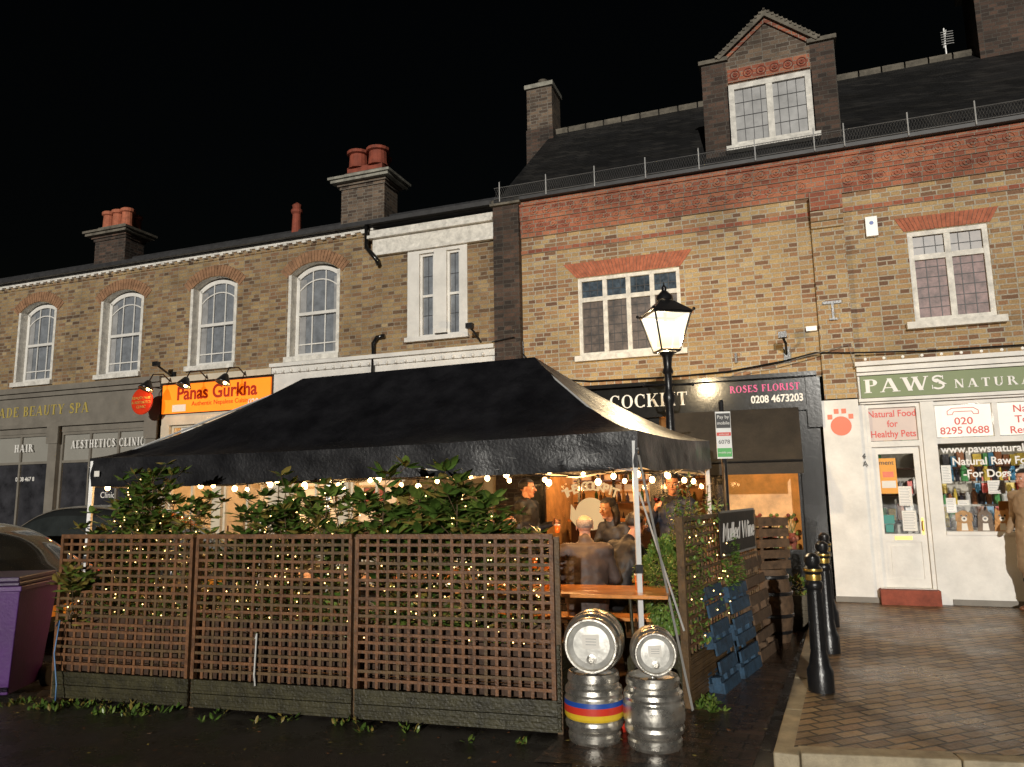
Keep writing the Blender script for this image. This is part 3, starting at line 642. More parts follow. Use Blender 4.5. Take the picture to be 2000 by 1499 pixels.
mb.tube([(2.7,-.75,2.1),(4.56,-.75,2.1)],.02,"black_iron");mb.obj("awning",Pb)
S=empty("pub_sign",MF);mb=MB();serif(mb,"THE",1.02,3.03,.21,"text_white",y=-.125);serif(mb,"COCKPIT",1.72,3.03,.21,"text_white",y=-.125,width=1.24)
mb.obj("lettering",S)
S=empty("florist_sign",MF);mb=MB();serif(mb,"ROSES FLORIST",3.60,3.17,.105,"text_pink",y=-.125,width=1.0);mb.obj("lettering",S);txt("0208 4673203",3.90,3.0,.155,"text_white",S,y=-.126,off=.004,sx=.83)
S=empty("window_lettering",MF)
w_="THE COCKPIT"
for i,ch in enumerate(w_):
    a=math.radians(38-76*i/(len(w_)-1));M=Matrix.Translation((1.33+.62*math.sin(-a),-.012,1.22+.52*math.cos(a)))@Matrix.Rotation(-a*.55,4,'Y')
    txt(ch,0,0,.2,"mark_cream",S,y=0,align='CENTER',M=M,off=.006)
mb=MB()
mb.lathe([(.26,-.004),(.26,.004)],(1.33,-.014,1.36),"mark_cream",axis=(0,1,0),seg=28)
mb.prism([(1.0,1.52),(1.16,1.3),(1.1,1.14),(.98,1.28)],-.02,-.012,"mark_cream");mb.prism([(1.66,1.52),(1.5,1.3),(1.56,1.14),(1.68,1.28)],-.02,-.012,"mark_cream")
mb.obj("emblem",S)
mb=MB()
mb.box(5.0,5.26,-.13,-.1,4.42,4.46,"black_iron");mb.box(5.12,5.15,-.13,-.1,4.2,4.419,"black_iron");mb.box(5.08,5.19,-.14,-.1,4.17,4.199,"black_iron")
for s_,h in ((4.45,3.72),(-.55,4.33),(-7.5,4.2)):
    mb.tube([(s_,-.02,h),(s_,-.3,h+.12),(s_-.05,-.45,h+.22)],.02,"black_iron");mb.box(s_-.10,s_+.02,-.5,-.4,h+.18,h+.27,"black_iron");mb.box(s_-.04,s_+.05,-.04,0,h-.12,h+.12,"black_iron")
mb.tube([(.2,-.03,4.1),(.6,-.03,3.62),(1.4,-.04,3.52),(2.6,-.04,3.5),(3.6,-.05,3.52),(4.4,-.06,3.62),(4.85,-.12,3.7),(5.3,-.13,3.66),(6.3,-.05,3.62),(8.5,-.05,3.6)],.012,"black_iron",5)
mb.tube([(-.3,-.16,4.3),(.1,-.17,4.35),(.22,-.02,4.3),(.25,-.02,3.6)],.012,"black_iron",5)
mb.tube([(3.2,-.14,3.43),(3.6,-.25,3.40),(3.9,-.2,3.5),(4.3,-.16,3.55),(4.8,-.2,3.66),(5.3,-.15,3.78),(5.38,-.14,3.4),(5.39,-.12,2.9)],.006,"lead_guard",5)
mb.box(3.7,3.73,-.06,-.01,3.65,3.8,"black_iron")
mb.box(4.75,4.9,-.06,0,4.05,4.12,"white_plastic")
mb.obj("wall_fittings",Pb)
# ================================================================== PET SHOP BUILDING
Q=empty("pet_shop_building",MF);ER=13
mb=MB();wall(mb,5.38,ER,3.5,6.14,[(6.22,7.24,4.05,5.41),(9.6,10.6,4.05,5.41)],0,"stock_brick_right",.1,"white_paint")
frieze(mb,5.381,ER)
x=5.5
while x<9.5: rosette(mb,x,6.33,.085,-.045,"red_brick");rosette(mb,x+.11,6.60,.085,-.075,"red_brick");x+=.222
voussoir_flat(mb,6.18,7.28,6.07,7.40,5.42,5.63,0,"terracotta",22);voussoir_flat(mb,9.56,10.64,9.4,10.8,5.42,5.63,0,"terracotta",20)
mb.obj("walls",Q)
mb=MB()
for a in (6.22,9.6):
    win(mb,a,a+1.02,4.05,5.41,.02,2,[5.02],fw=.07,bw=.08,fm="old_white_paint",lead=(3,.15),gms=["curtain_pink","curtain_brown"])
    mb.box(a-.12,a+1.12,-.1,.1,3.95,4.049,"old_white_paint")
mb.obj("windows",Q);roofpart(Q,5.38,ER);guard(Q,5.38,10)
mb=MB();mb.box(8.2,9.2,3.1,3.9,9,11.2,"sooty_shaded_brick");mb.box(8.1,9.3,3.0,4.0,11.2,11.35,"dark_coping");mb.obj("chimney",Q)
mb=MB();mb.tube([(7.75,3.5,9.9),(7.75,3.5,10.5)],.015,"alu_pole")
for i in range(6): mb.tube([(7.68,3.45,10.15+i*.05),(7.9,3.5,10.17+i*.05)],.006,"alu_pole",4)
mb.tube([(7.72,3.5,10.1),(7.78,3.48,10.45)],.012,"alu_pole");mb.obj("tv_aerial",Q)
mb=MB();mb.box(5.68,5.84,-.07,0,5.40,5.70,"white_plastic");mb.lathe([(.03,0),(.03,.003)],(5.76,-.072,5.6),"band_blue",axis=(0,1,0),seg=12);mb.obj("alarm_box",Q,bevel=.01)
mb=MB()
mb.box(5.36,ER,-.24,.1,3.44,3.50,"white_paint");mb.box(5.38,ER,-.18,.1,3.36,3.439,"white_paint");mb.box(5.38,ER,-.1,.1,2.90,3.359,"white_paint")
mb.box(5.42,ER,-.125,-.101,2.985,3.30,"green_fascia");mb.box(5.38,ER,-.15,-.1,2.93,2.975,"white_paint");mb.box(5.38,ER,-.15,-.1,3.31,3.35,"white_paint")
x=5.5
while x<9: mb.ball((x,-.25,3.53),.022,"small_white_bulb",7,5);x+=.24
mb.box(4.88,5.37,-.11,.1,.12,2.98,"white_paint")
mb.box(5.371,5.45,-.06,.1,.12,2.9,"white_paint")
mb.box(5.45,6.18,-.04,.1,2.84,2.9,"white_paint")
mb.box(6.16,6.33,-.08,.1,.12,2.9,"white_paint")
mb.box(6.33,ER,-.08,.1,.12,1.05,"white_paint");mb.box(6.33,ER,-.1,.08,1.051,1.10,"white_paint");mb.box(6.33,ER,-.04,.1,2.30,2.38,"white_paint");mb.box(6.33,ER,-.04,.1,2.84,2.9,"white_paint")
for x in (7.07,8.0,8.9,9.8,11): mb.box(x-.03,x+.03,-.035,.08,2.38,2.84,"white_paint")
for x in (8.0,9.8): mb.box(x-.03,x+.03,-.035,.08,1.1,2.3,"white_paint")
mb.quad((6.33,.02,1.1),(ER,.02,1.1),(ER,.02,2.3),(6.33,.02,2.3),"shop_glass")
mb.box(5.45,5.5,-.05,.1,.3,2.84,"white_paint");mb.box(6.11,6.16,-.05,.1,.3,2.84,"white_paint");mb.box(5.5,6.11,-.05,.1,2.28,2.36,"white_paint")
mb.box(6.33,ER,-.105,-.082,.125,.2,"grey_paint");mb.box(4.87,5.44,-.125,-.111,.125,.2,"grey_paint")
mb.obj("shopfront",Q)
mb=MB()
a,b=5.50,6.11;mb.box(a,a+.08,.0,.05,.33,2.28,"white_paint");mb.box(b-.08,b,.0,.05,.33,2.28,"white_paint");mb.box(a+.08,b-.08,0,.05,2.18,2.28,"white_paint");mb.box(a+.08,b-.08,0,.05,.95,1.06,"white_paint");mb.box(a+.08,b-.08,.015,.05,.33,.95,"white_paint")
mb.box(a+.08,b-.08,0,.015,.33,.45,"white_paint");mb.box(a+.14,b-.14,.005,.015,.5,.9,"white_paint");mb.quad((a+.08,.03,1.06),(b-.08,.03,1.06),(b-.08,.03,2.18),(a+.08,.03,2.18),"shop_glass")
mb.box(5.70,5.92,-.012,0,.98,1.03,"gold");mb.tube([(6.065,-.0,1.1),(6.065,-.05,1.12),(6.065,-.05,1.22),(6.065,0,1.24)],.01,"gold");mb.box(6.05,6.08,-.006,0,1.05,1.28,"gold")
mb.box(5.44,6.17,-.25,.1,.12,.32,"pot_red");mb.box(5.46,6.15,-.1,.1,.321,.33,"white_paint")
mb.obj("door",Q)
room("pet_shop_interior",Q,5.45,11,2.2,.2,2.9,"shop_wall",'shop')
mb=MB()
for (s0,s1,z0,z1,m_) in ((5.58,5.80,1.62,2.12,"paper_orange"),(5.80,5.97,1.45,1.72,"paper"),(5.82,6.0,1.1,1.38,"paper"),(5.58,5.72,1.2,1.32,"paper_teal"),(5.6,5.7,1.08,1.19,"paper_teal"),(6.36,6.48,1.75,2.0,"paper"),(6.38,6.5,1.35,1.55,"paper"),(6.9,7.1,1.6,1.78,"paper"),(7.0,7.16,1.35,1.5,"paper_orange"),(6.52,6.66,1.45,1.52,"paper")):
    mb.box(s0,s1,.022,.026,z0,z1,m_)
    if m_=="paper":
        z=z1-.025
        while z>z0+.02: mb.box(s0+.015,s1-.015-random.random()*.03,.0205,.0215,z-.006,z,"lead_guard");z-=.022
mb.box(5.6,5.78,.0205,.0215,1.7,1.8,"paper");mb.box(5.62,5.76,.0205,.0215,1.85,1.93,"mark_orange")
mb.obj("window_posters",Q)
mb=MB();rnd=random.Random(3)
for row,z in enumerate((1.12,1.45,1.78)):
    mb.box(6.4,10,.55,.85,z-.03,z,"shop_wall");x=6.45
    while x<9.5:
        w_=rnd.uniform(.05,.11);h_=rnd.uniform(.12,.24)
        mb.lathe([(w_*.45,0),(w_*.45,h_*.75),(w_*.25,h_*.85),(w_*.25,h_)],(x+w_/2,.65,z),"pack_%d"%rnd.randrange(7),seg=8);x+=w_+.01
mb.obj("display_shelves",Q)
def petcard(x,z,furm,ear):
    mb=MB();y=.0;mb.lathe([(.085,-.012),(.09,0)],(x,y,z+.12),furm,axis=(0,1,0),seg=18)
    mb.prism([(x-.1,z-.07),(x+.1,z-.07),(x+.085,z+.1),(x-.085,z+.1)],y-.004,y+.004,furm)
    if ear=='f':
        mb.prism([(x-.1,z+.17),(x-.06,z+.19),(x-.07,z+.07),(x-.105,z+.06)],y-.02,y-.012,furm);mb.prism([(x+.1,z+.17),(x+.06,z+.19),(x+.07,z+.07),(x+.105,z+.06)],y-.02,y-.012,furm)
    elif ear=='p':
        mb.prism([(x-.085,z+.15),(x-.03,z+.19),(x-.07,z+.24)],y-.014,y,furm);mb.prism([(x+.085,z+.15),(x+.03,z+.19),(x+.07,z+.24)],y-.014,y,furm)
    else:
        mb.prism([(x-.05,z+.18),(x-.01,z+.19),(x-.03,z+.27)],y-.014,y,furm);mb.prism([(x+.05,z+.18),(x+.01,z+.19),(x+.03,z+.27)],y-.014,y,furm)
    mb.lathe([(.035,-.002),(.035,0)],(x,y-.0135,z+.095),"paper",axis=(0,1,0),seg=12)
    for sx_ in (-.03,.03): mb.lathe([(.012,-.004),(.012,0)],(x+sx_,y-.017,z+.14),"eye_dark",axis=(0,1,0),seg=8)
    mb.lathe([(.016,-.004),(.016,0)],(x,y-.017,z+.1),"eye_dark",axis=(0,1,0),seg=8)
    mb.prism([(x-.04,z-.06),(x+.04,z-.06),(x+.03,z+.04),(x-.03,z+.04)],y-.007,y-.005,"paper")
    return mb
for x,f,e_,nm in ((6.57,"puppy",'f',"puppy_picture"),(6.82,"rabbit_fur",'r',"rabbit_picture"),(7.02,"kitten",'p',"kitten_picture")):
    petcard(x,1.17,f,e_).obj(nm,Q)
S=empty("pet_shop_sign",MF);mb=MB();serif(mb,"PAWS",5.46,3.055,.195,"text_white",y=-.128,width=1.04,sp=.06);serif(mb,"NATURALLY",6.60,3.06,.12,"text_white",y=-.128,width=1.35,sp=.28)
mb.lathe([(.14,-.002),(.14,.0)],(5.12,-.114,2.60),"mark_orange",axis=(0,1,0),seg=24)
for dx,dz in ((-.14,2.72),(-.05,2.80),(.05,2.80),(.14,2.72)): mb.box(5.12+dx-.032,5.12+dx+.032,-.116,-.112,dz-.02,dz+.05,"mark_orange")
mb.box(5.475,6.13,-.0,.03,2.37,2.84,"pink_panel");mb.box(6.35,7.03,-.0,.03,2.39,2.835,"lit_panel");mb.box(7.11,7.96,0,.03,2.39,2.835,"lit_panel");mb.box(8.04,8.86,0,.03,2.39,2.835,"lit_panel")
hs=[(6.5,2.70),(6.5,2.75),(6.56,2.79),(6.82,2.79),(6.88,2.75),(6.88,2.70),(6.82,2.70),(6.80,2.74),(6.58,2.74),(6.56,2.70)]
for i in range(len(hs)):
    a,b=hs[i],hs[(i+1)%len(hs)];mb.tube([(a[0],-.004,a[1]),(b[0],-.004,b[1])],.004,"text_red",4)
mb.obj("board",S)
for i,t in enumerate(("Natural Food","for","Healthy Pets")): txt(t,5.80,2.71-.145*i,.135,"text_red",S,y=-.004,align='CENTER',off=.0015,sx=.85)
txt("020",6.69,2.56,.14,"text_red",S,y=-.004,align='CENTER',off=.001,sx=1.1);txt("8295 0688",6.69,2.43,.14,"text_red",S,y=-.004,align='CENTER',off=.001,sx=1.0)
for i,t in enumerate(("Natural","Toys &","Remedies")): txt(t,7.5,2.70-.145*i,.14,"text_red",S,y=-.004,align='CENTER',off=.001)
for i,(t,x) in enumerate((("www.pawsnaturally",6.38),("Natural Raw Food",6.50),("-For Dogs & Cats",6.62))): txt(t,x,2.17-.17*i,.145,"text_white",S,y=.01,off=.003,sx=.95)
txt("4\nA",5.36,2.12,.11,"text_dark",S,y=-.115,off=0)
txt("ment",5.585,2.03,.09,"text_dark",S,y=.015)
# ================================================================== STREET LAMP
mb=MB();lx,ly=1.93,9.0
mb.lathe([(.17,0),(.17,.12),(.14,.16),(.13,.5),(.15,.54),(.11,.6),(.09,.9),(.075,1.0),(.07,1.4),(.06,2.4),(.05,2.75),(.075,2.8),(.075,2.86),(.05,2.92),(.045,3.12),(.07,3.16),(.05,3.22),(.06,3.34),(.10,3.40)],(lx,ly,0),"black_iron",seg=16)
mb.tube([(lx-.3,ly,3.0),(lx+.3,ly,3.0)],.013,"black_iron")
for s_ in (-1,1): mb.ball((lx+s_*.3,ly,3.0),.022,"black_iron",8,5)
b_,t_=.12,.235;z0,z1=3.42,3.88
R0=Matrix.Translation((lx,ly,0))@Matrix.Rotation(math.radians(12),4,'Z');mb.M=R0
cs=[(-1,-1),(1,-1),(1,1),(-1,1)]
for i in range(4):
    a=cs[i];b=cs[(i+1)%4]
    mb.tube([(a[0]*b_,a[1]*b_,z0),(a[0]*t_,a[1]*t_,z1)],.012,"black_iron",6)
    mb.tube([(a[0]*b_,a[1]*b_,z0),(b[0]*b_,b[1]*b_,z0)],.015,"black_iron",6);mb.tube([(a[0]*t_,a[1]*t_,z1),(b[0]*t_,b[1]*t_,z1)],.02,"black_iron",6)
    rr=t_*1.12;mb.quad((a[0]*rr,a[1]*rr,z1+.01),(b[0]*rr,b[1]*rr,z1+.01),(b[0]*.09,b[1]*.09,z1+.17),(a[0]*.09,a[1]*.09,z1+.17),"black_iron")
    mb.ball((a[0]*rr,a[1]*rr,z1+.03),.022,"black_iron",6,4)
mb.lathe([(.09,0),(.11,.03),(.1,.08),(.06,.12),(.03,.15),(.035,.19),(.012,.22),(.0,.27)],(0,0,z1+.165),"black_iron",seg=14)
mb.lathe([(.12,0),(.1,.02)],(0,0,3.40),"black_iron",seg=10)
mb.M=None
Lp=empty("street_lamp");mb.obj("post_and_frame",Lp,smooth=True,autosmooth=True)
mb=MB();mb.M=R0
for i in range(4):
    a=cs[i];b=cs[(i+1)%4];q=.97
    mb.quad((a[0]*b_*q,a[1]*b_*q,z0+.01),(b[0]*b_*q,b[1]*b_*q,z0+.01),(b[0]*t_*q,b[1]*t_*q,z1-.01),(a[0]*t_*q,a[1]*t_*q,z1-.01),"lantern_glow")
mb.obj("lantern_panes",Lp)
mb=MB();mb.ball((lx,ly,3.72),.06,"bulb_glow",12,8,(1,1,1.3));mb.lathe([(.02,0),(.02,.12)],(lx,ly,3.79),"black_iron",seg=8);mb.obj("lamp_bulb",Lp,smooth=True)
def plight(name,loc,W,col,r=.04,parent=None):
    l=bpy.data.lights.new(name,"POINT");l.energy=W;l.color=col;l.shadow_soft_size=r;o=bpy.data.objects.new(name,l);COL.objects.link(o);o.location=loc
    if parent: o.parent=parent
    return o
plight("lantern_light",(lx,ly-.0,3.62),340,(1,.76,.44),.06,Lp)
# ================================================================== PARKING SIGN
mb=MB();px,py=2.42,8.5
mb.lathe([(.03,0),(.03,2.72),(.02,2.74)],(px,py,0),"black_iron",seg=12)
M,_=frame((px-.08,py-.035),(px+.08,py-.055));mb.M=M
mb.box(-.005,.165,0,.01,2.06,2.60,"white_plastic");mb.box(.0,.16,-.003,-.001,2.41,2.58,"text_dark");mb.box(.0,.16,-.003,-.001,2.08,2.18,"green_label");mb.box(.0,.16,-.003,-.001,2.32,2.36,"text_red")
pk=empty("parking_sign");mb.obj("post_and_plates",pk)
for t,h,m_,s_ in (("Pay by",2.52,"text_white",.052),("mobile",2.45,"text_white",.052),("6078",2.23,"text_dark",.065),("mobile pay",2.12,"text_white",.032),("enforced",2.33,"text_white",.03)):
    txt(t,.08,h,s_,m_,pk,y=-.005,align='CENTER',M=M)
# ================================================================== BOLLARDS
def bollard(x,y):
    mb=MB();z=.12
    mb.lathe([(.10,0),(.10,.16),(.08,.2),(.075,.24),(.062,.3),(.056,.78),(.07,.8),(.07,.83),(.056,.85),(.058,.9),(.072,.92),(.072,.95),(.05,.97),(.062,1.0),(.058,1.04),(.03,1.065),(0,1.07)],(x,y,z),"black_iron",seg=18)
    mb.lathe([(.0595,.855),(.0605,.87),(.0605,.895),(.0595,.9)],(x,y,z),"gold",seg=18);mb.lathe([(.0725,.925),(.0735,.93),(.0735,.94),(.0725,.945)],(x,y,z),"gold",seg=18)
    for k in range(8):
        a=pi*k/4;mb.tube([(x+.06*math.cos(a),y+.06*math.sin(a),z+.32),(x+.055*math.cos(a),y+.055*math.sin(a),z+.76)],.008,"black_iron",4)
    mb.obj("bollard",smooth=True,autosmooth=True)
bollard(2.41,6.13);bollard(3.06,7.51);bollard(3.66,8.9)
# ================================================================== GAZEBO
FL=V3((-4.58,8.0,2.15));FR=V3((1.03,6.1,2.205));BR=V3((2.18,8.2,2.25));BL=V3((-3.43,10.1,2.2));AR=V3((.25,7.9,3.17));AL=V3((-2.5,8.7,3.10))
gz=empty("gazebo");mb=MB()
def sheet(a,b,c,d,nu,nv,pw=1.35):
    vs=[]
    for j in range(nv+1):
        v=j/nv
        for i in range(nu+1):
            u=i/nu;p=(a.lerp(b,u)).lerp(d.lerp(c,u),v);e0=a.lerp(b,u).z;r0=d.lerp(c,u).z
            p.z=e0+(r0-e0)*(v**pw)-.05*math.sin(pi*u)*(1-v)*.6
            edge=min(u,1-u,v,1-v)
            if edge>0: p.z+=.020*mn.noise(V3((p.x*2.2,p.y*2.2,0)))+.009*mn.noise(V3((p.x*8,p.y*8,3)))+.010*mn.noise(V3(((p.x-p.y)*5,(p.x+p.y)*1.2,7)))
            vs.append(p)
    fs=[(j*(nu+1)+i,j*(nu+1)+i+1,(j+1)*(nu+1)+i+1,(j+1)*(nu+1)+i) for j in range(nv) for i in range(nu)]
    mb.add(vs,fs,"tent_cloth")
sheet(FL,FR,AR,AL,80,22);sheet(FR,BR,AR,AR,30,20);sheet(BR,BL,AL,AR,50,14);sheet(BL,FL,AL,AL,20,14)
def valance(a,b,n,drop=.30):
    vs=[];nn=(b-a).cross(V3((0,0,1))).normalized()
    for i in range(n+1):
        u=i/n;p=a.lerp(b,u);p.z-=.05*math.sin(pi*u)*.6
        for j in range(6):
            q=p.copy();q.z-=drop*j/5*(1+.05*math.sin(u*9));q+=nn*(.014*j/5*math.sin(u*n*.45)+.03*j/5*mn.noise(V3((u*12,j*.6,0)))+.012*mn.noise(V3((u*30,j,5))));vs.append(q)
    mb.add(vs,[(i*6+j,(i+1)*6+j,(i+1)*6+j+1,i*6+j+1) for i in range(n) for j in range(5)],"tent_cloth")
valance(FL,FR,100);valance(FR,BR,44);valance(BR,BL,60);valance(BL,FL,26)
mb.obj("canopy",gz,smooth=True,autosmooth=True)
mb=MB()
def leg(p,top):
    mb.box(p.x-.02,p.x+.02,p.y-.02,p.y+.02,0,top,"alu_pole");mb.box(p.x-.05,p.x+.05,p.y-.05,p.y+.05,0.004,.02,"alu_pole");mb.box(p.x-.028,p.x+.028,p.y-.028,p.y+.028,1.05,1.12,"black_iron")
cc=(FL+FR+BR+BL)/4
for p in (FL,FR,BR,BL): leg(p.lerp(cc,.012),2.12)
for p in (FL.lerp(FR,.5),BL.lerp(BR,.5)): leg(p.lerp(cc,.03),2.1)
def truss(a,b,n):
    for i in range(n):
        p=a.lerp(b,i/n);q=a.lerp(b,(i+1)/n)
        for (z0,z1) in ((2.06,1.88),(1.88,2.06)): mb.tube([(p.x,p.y,z0),(q.x,q.y,z1)],.011,"alu_pole",4)
for a,b,n in ((FL,FR,4),(FR,BR,2),(BR,BL,4),(BL,FL,2)): truss(a.lerp(cc,.02),b.lerp(cc,.02),n)
for p in (FL,FR,BR,BL):
    t=AL if p in (FL,BL) else AR;mb.tube([(p.x,p.y,2.05),(t.x,t.y,t.z-.05)],.012,"alu_pole",4)
mb.obj("frame",gz)
mb=MB()
a=V3((1.03,6.08,2.0));b=V3((1.36,6.02,.02));d=V3((.013,.02,0))
mb.add([a-d,a+d,b+d,b-d],[(0,1,2,3)],"strap_white");mb.tube([(-1.6,7.1,1.88),(-2.15,7.3,1.2)],.012,"alu_pole",4)
mb.tube([(1.03,6.12,1.7),(1.34,6.1,.6)],.008,"strap_white",4);mb.obj("guy_strap",gz)
mb=MB();M,_=frame(FL,FR);mb.M=M;mb.box(.12,.19,-.04,-.036,-.2,-.14,"paper");mb.obj("label",gz)
fs_=empty("festoon_lights");mb=MB()
def string(a,b,n,z,sag,segs):
    a=V3((a.x,a.y,z));b=V3((b.x,b.y,z));path=[]
    for i in range(n*3+1):
        u=i/(n*3);p=a.lerp(b,u);ph=(u*segs)%1;p.z-=sag*4*ph*(1-ph);path.append(p)
    mb.tube(path,.005,"black_iron",4)
    for i in range(n):
        p=path[i*3+1]+V3((random.uniform(-.02,.02),0,random.uniform(-.02,.02)))
        mb.lathe([(.012,0),(.012,-.035)],(p.x,p.y,p.z),"black_iron",seg=6);mb.ball((p.x,p.y,p.z-.062),.026,"bulb_glow",10,7,(1,1,1.15))
string(FL.lerp(cc,.03),FR.lerp(cc,.03),14,1.93,.09,5);string(FR.lerp(cc,.03),BR.lerp(cc,.03),5,1.93,.08,2)
string(BL.lerp(cc,.05),BR.lerp(cc,.05),12,2.0,.1,4);string(FL.lerp(cc,.08),BL.lerp(cc,.08),4,1.95,.07,2)
string(V3((-3.6,8.7,0)),V3((1.4,7.1,0)),8,2.02,.10,4)
mb.obj("bulb_string",fs_,smooth=True)
WARM=(1,.52,.18)
for p in ((-3.6,8.3,1.8),(-2.2,7.6,1.8),(-.6,7.3,1.8),(.6,6.9,1.8),(1.3,7.6,1.8),(-1.2,8.9,1.8),(.6,8.5,1.8)): plight("festoon_glow",p,30,WARM,.05,fs_)
def flight(name,s,k,h,W,col,par,r=.08):
    o=plight(name,(s,k,h),W,col,r);o.parent=par;return o
flight("pub_interior_light",1.3,1.2,2.5,85,(1,.50,.18),Pb);flight("florist_light",4.0,.45,2.4,12,(1,.44,.13),Pb)
flight("restaurant_light",-5.8,1.4,2.4,95,(1,.62,.30),T);flight("restaurant_light",-2.6,1.4,2.4,75,(1,.62,.30),T)
flight("pet_shop_fill",7.0,1.0,2.7,26,(1,.9,.75),Q)  # weak fill light added to brighten the pet shop interior
for x in (-7.43,-6.48,-5.53): flight("sign_lamp_light",x,-.7,3.82,7,(1,.5,.16),T,.04)
# ================================================================== FENCES
def lattice(mb,L,z0,z1,px,pz,m,m2,y=0):
    n=max(2,round(L/px))
    for i in range(1,n):
        x=L*i/n+random.uniform(-.004,.004);mb.box(x-.012,x+.012,y,y+.014,z0,z1,random.choice((m,m,m2)))
    k=max(2,round((z1-z0)/pz))
    for j in range(1,k):
        z=z0+(z1-z0)*j/k+random.uniform(-.004,.004);t=random.uniform(-.004,.004)
        a=[(0,y-.016,z-.011+t),(L,y-.016,z-.011-t),(L,y-.001,z-.011-t),(0,y-.001,z-.011+t)];b=[(p[0],p[1],p[2]+.022) for p in a]
        mb.add(a+b,[(0,3,2,1),(4,5,6,7),(0,1,5,4),(1,2,6,5),(2,3,7,6),(3,0,4,7)],random.choice((m,m,m2)))
    mb.box(0,L,y-.024,y+.024,z1-.018,z1+.018,m);mb.box(-.005,.025,y-.022,y+.022,z0,z1-.019,m);mb.box(L-.025,L+.005,y-.022,y+.022,z0,z1-.019,m)
def grooved(mb,L,z0,z1,y,m,bh=.10):
    z=z0
    while z<z1-.02:
        h=min(bh,z1-z)-.006
        for g_ in range(5):
            mb.box(0,L,y-(.014 if g_%2==0 else .009),y+.01,z+h*g_/5,z+h*(g_+1)/5-.0005,m)
        z+=bh
fl=V3((-4.06,6.74,0));frr=V3((.30,5.54,0));
fe=empty("trellis_fence")
mb=MB();M,L=frame(fl,frr);MFENCE=M
cuts=[0,1.42,2.90,L]
for i in range(3):
    a,b=cuts[i],cuts[i+1];mb.M=M@Matrix.Translation((a+.02,0,0));lattice(mb,b-a-.04,.24,1.385,.090,.066,"trellis_wood","trellis_wood_green");grooved(mb,b-a-.03,.02,.24,0,"decking_green",.11)
    mb.M=M;mb.box(b-.02,b+.02,.026,.06,0,1.38,"trellis_wood_green")
mb.box(-.03,.01,.026,.06,0,1.38,"trellis_wood_green")
M2,L2=frame(frr,frr+V3((.12,.35,0)));mb.M=M2;grooved(mb,L2,.02,.62,0,"decking_green")
mb.obj("panels",fe)
mb=MB();M3=M@Matrix.Translation((0,.10,0));mb.M=M3
for i in range(3):
    a,b=cuts[i]+.05,cuts[i+1]-.05
    z=.03
    while z<.62: mb.box(a,b,0,.02,z,z+.085,"planter_wood");mb.box(a,b,.38,.40,z,z+.085,"pallet_wood");z+=.095
    mb.box(a,a+.02,.02,.38,.03,.6,"pallet_wood");mb.box(b-.02,b,.02,.38,.03,.6,"pallet_wood");mb.box(a+.02,b-.02,.02,.38,.5,.56,"soil")
mb.obj("timber_planter")
ta=V3((1.36,6.16,0));tb=V3((2.64,8.27,0));rt=empty("trellis_fence");mb=MB();M4,L4=frame(ta,tb);mb.M=M4
for i in range(2):
    mb.M=M4@Matrix.Translation((i*L4/2,0,0));lattice(mb,L4/2-.02,.38,1.47,.09,.075,"trellis_wood_green","trellis_wood");grooved(mb,L4/2-.02,.02,.38,0,"trellis_wood_green")
    mb.box(-.03,.02,-.03,.03,0,1.49,"trellis_wood_green")
mb.M=M4;mb.box(-.02,.01,.02,.5,.02,.5,"decking_green");mb.box(.02,L4,.42,.45,.02,.5,"pallet_wood");mb.box(.02,L4,.03,.42,.44,.48,"soil");mb.obj("panels",rt)
mb=MB();dv=[(-3.4,7.2),(.1,6.2),(1.0,6.7),(2.0,8.6),(-2.6,10)]
vs=[(x,y,.02) for x,y in dv]+[(x,y,.14) for x,y in dv]
mb.add(vs,[(5,6,7,8,9)]+[(i,(i+1)%5,5+(i+1)%5,5+i) for i in range(5)],"pallet_wood");mb.obj("timber_deck")
S=empty("chalkboard_sign");mb=MB();Ms=M4@Matrix.Translation((0,-.045,0));mb.M=Ms
mb.box(.95,2.25,-.012,0,1.11,1.49,"awning_cloth")
for q in ((.95,2.25,1.49,1.51),(.95,2.25,1.09,1.11)): mb.box(q[0],q[1],-.016,0.002,q[2],q[3],"black_iron")
mb.obj("board",S);txt("Mulled Wine",1.0,1.23,.235,"text_white",S,y=-.016,M=Ms,shear=.3,off=.004,sx=.98)
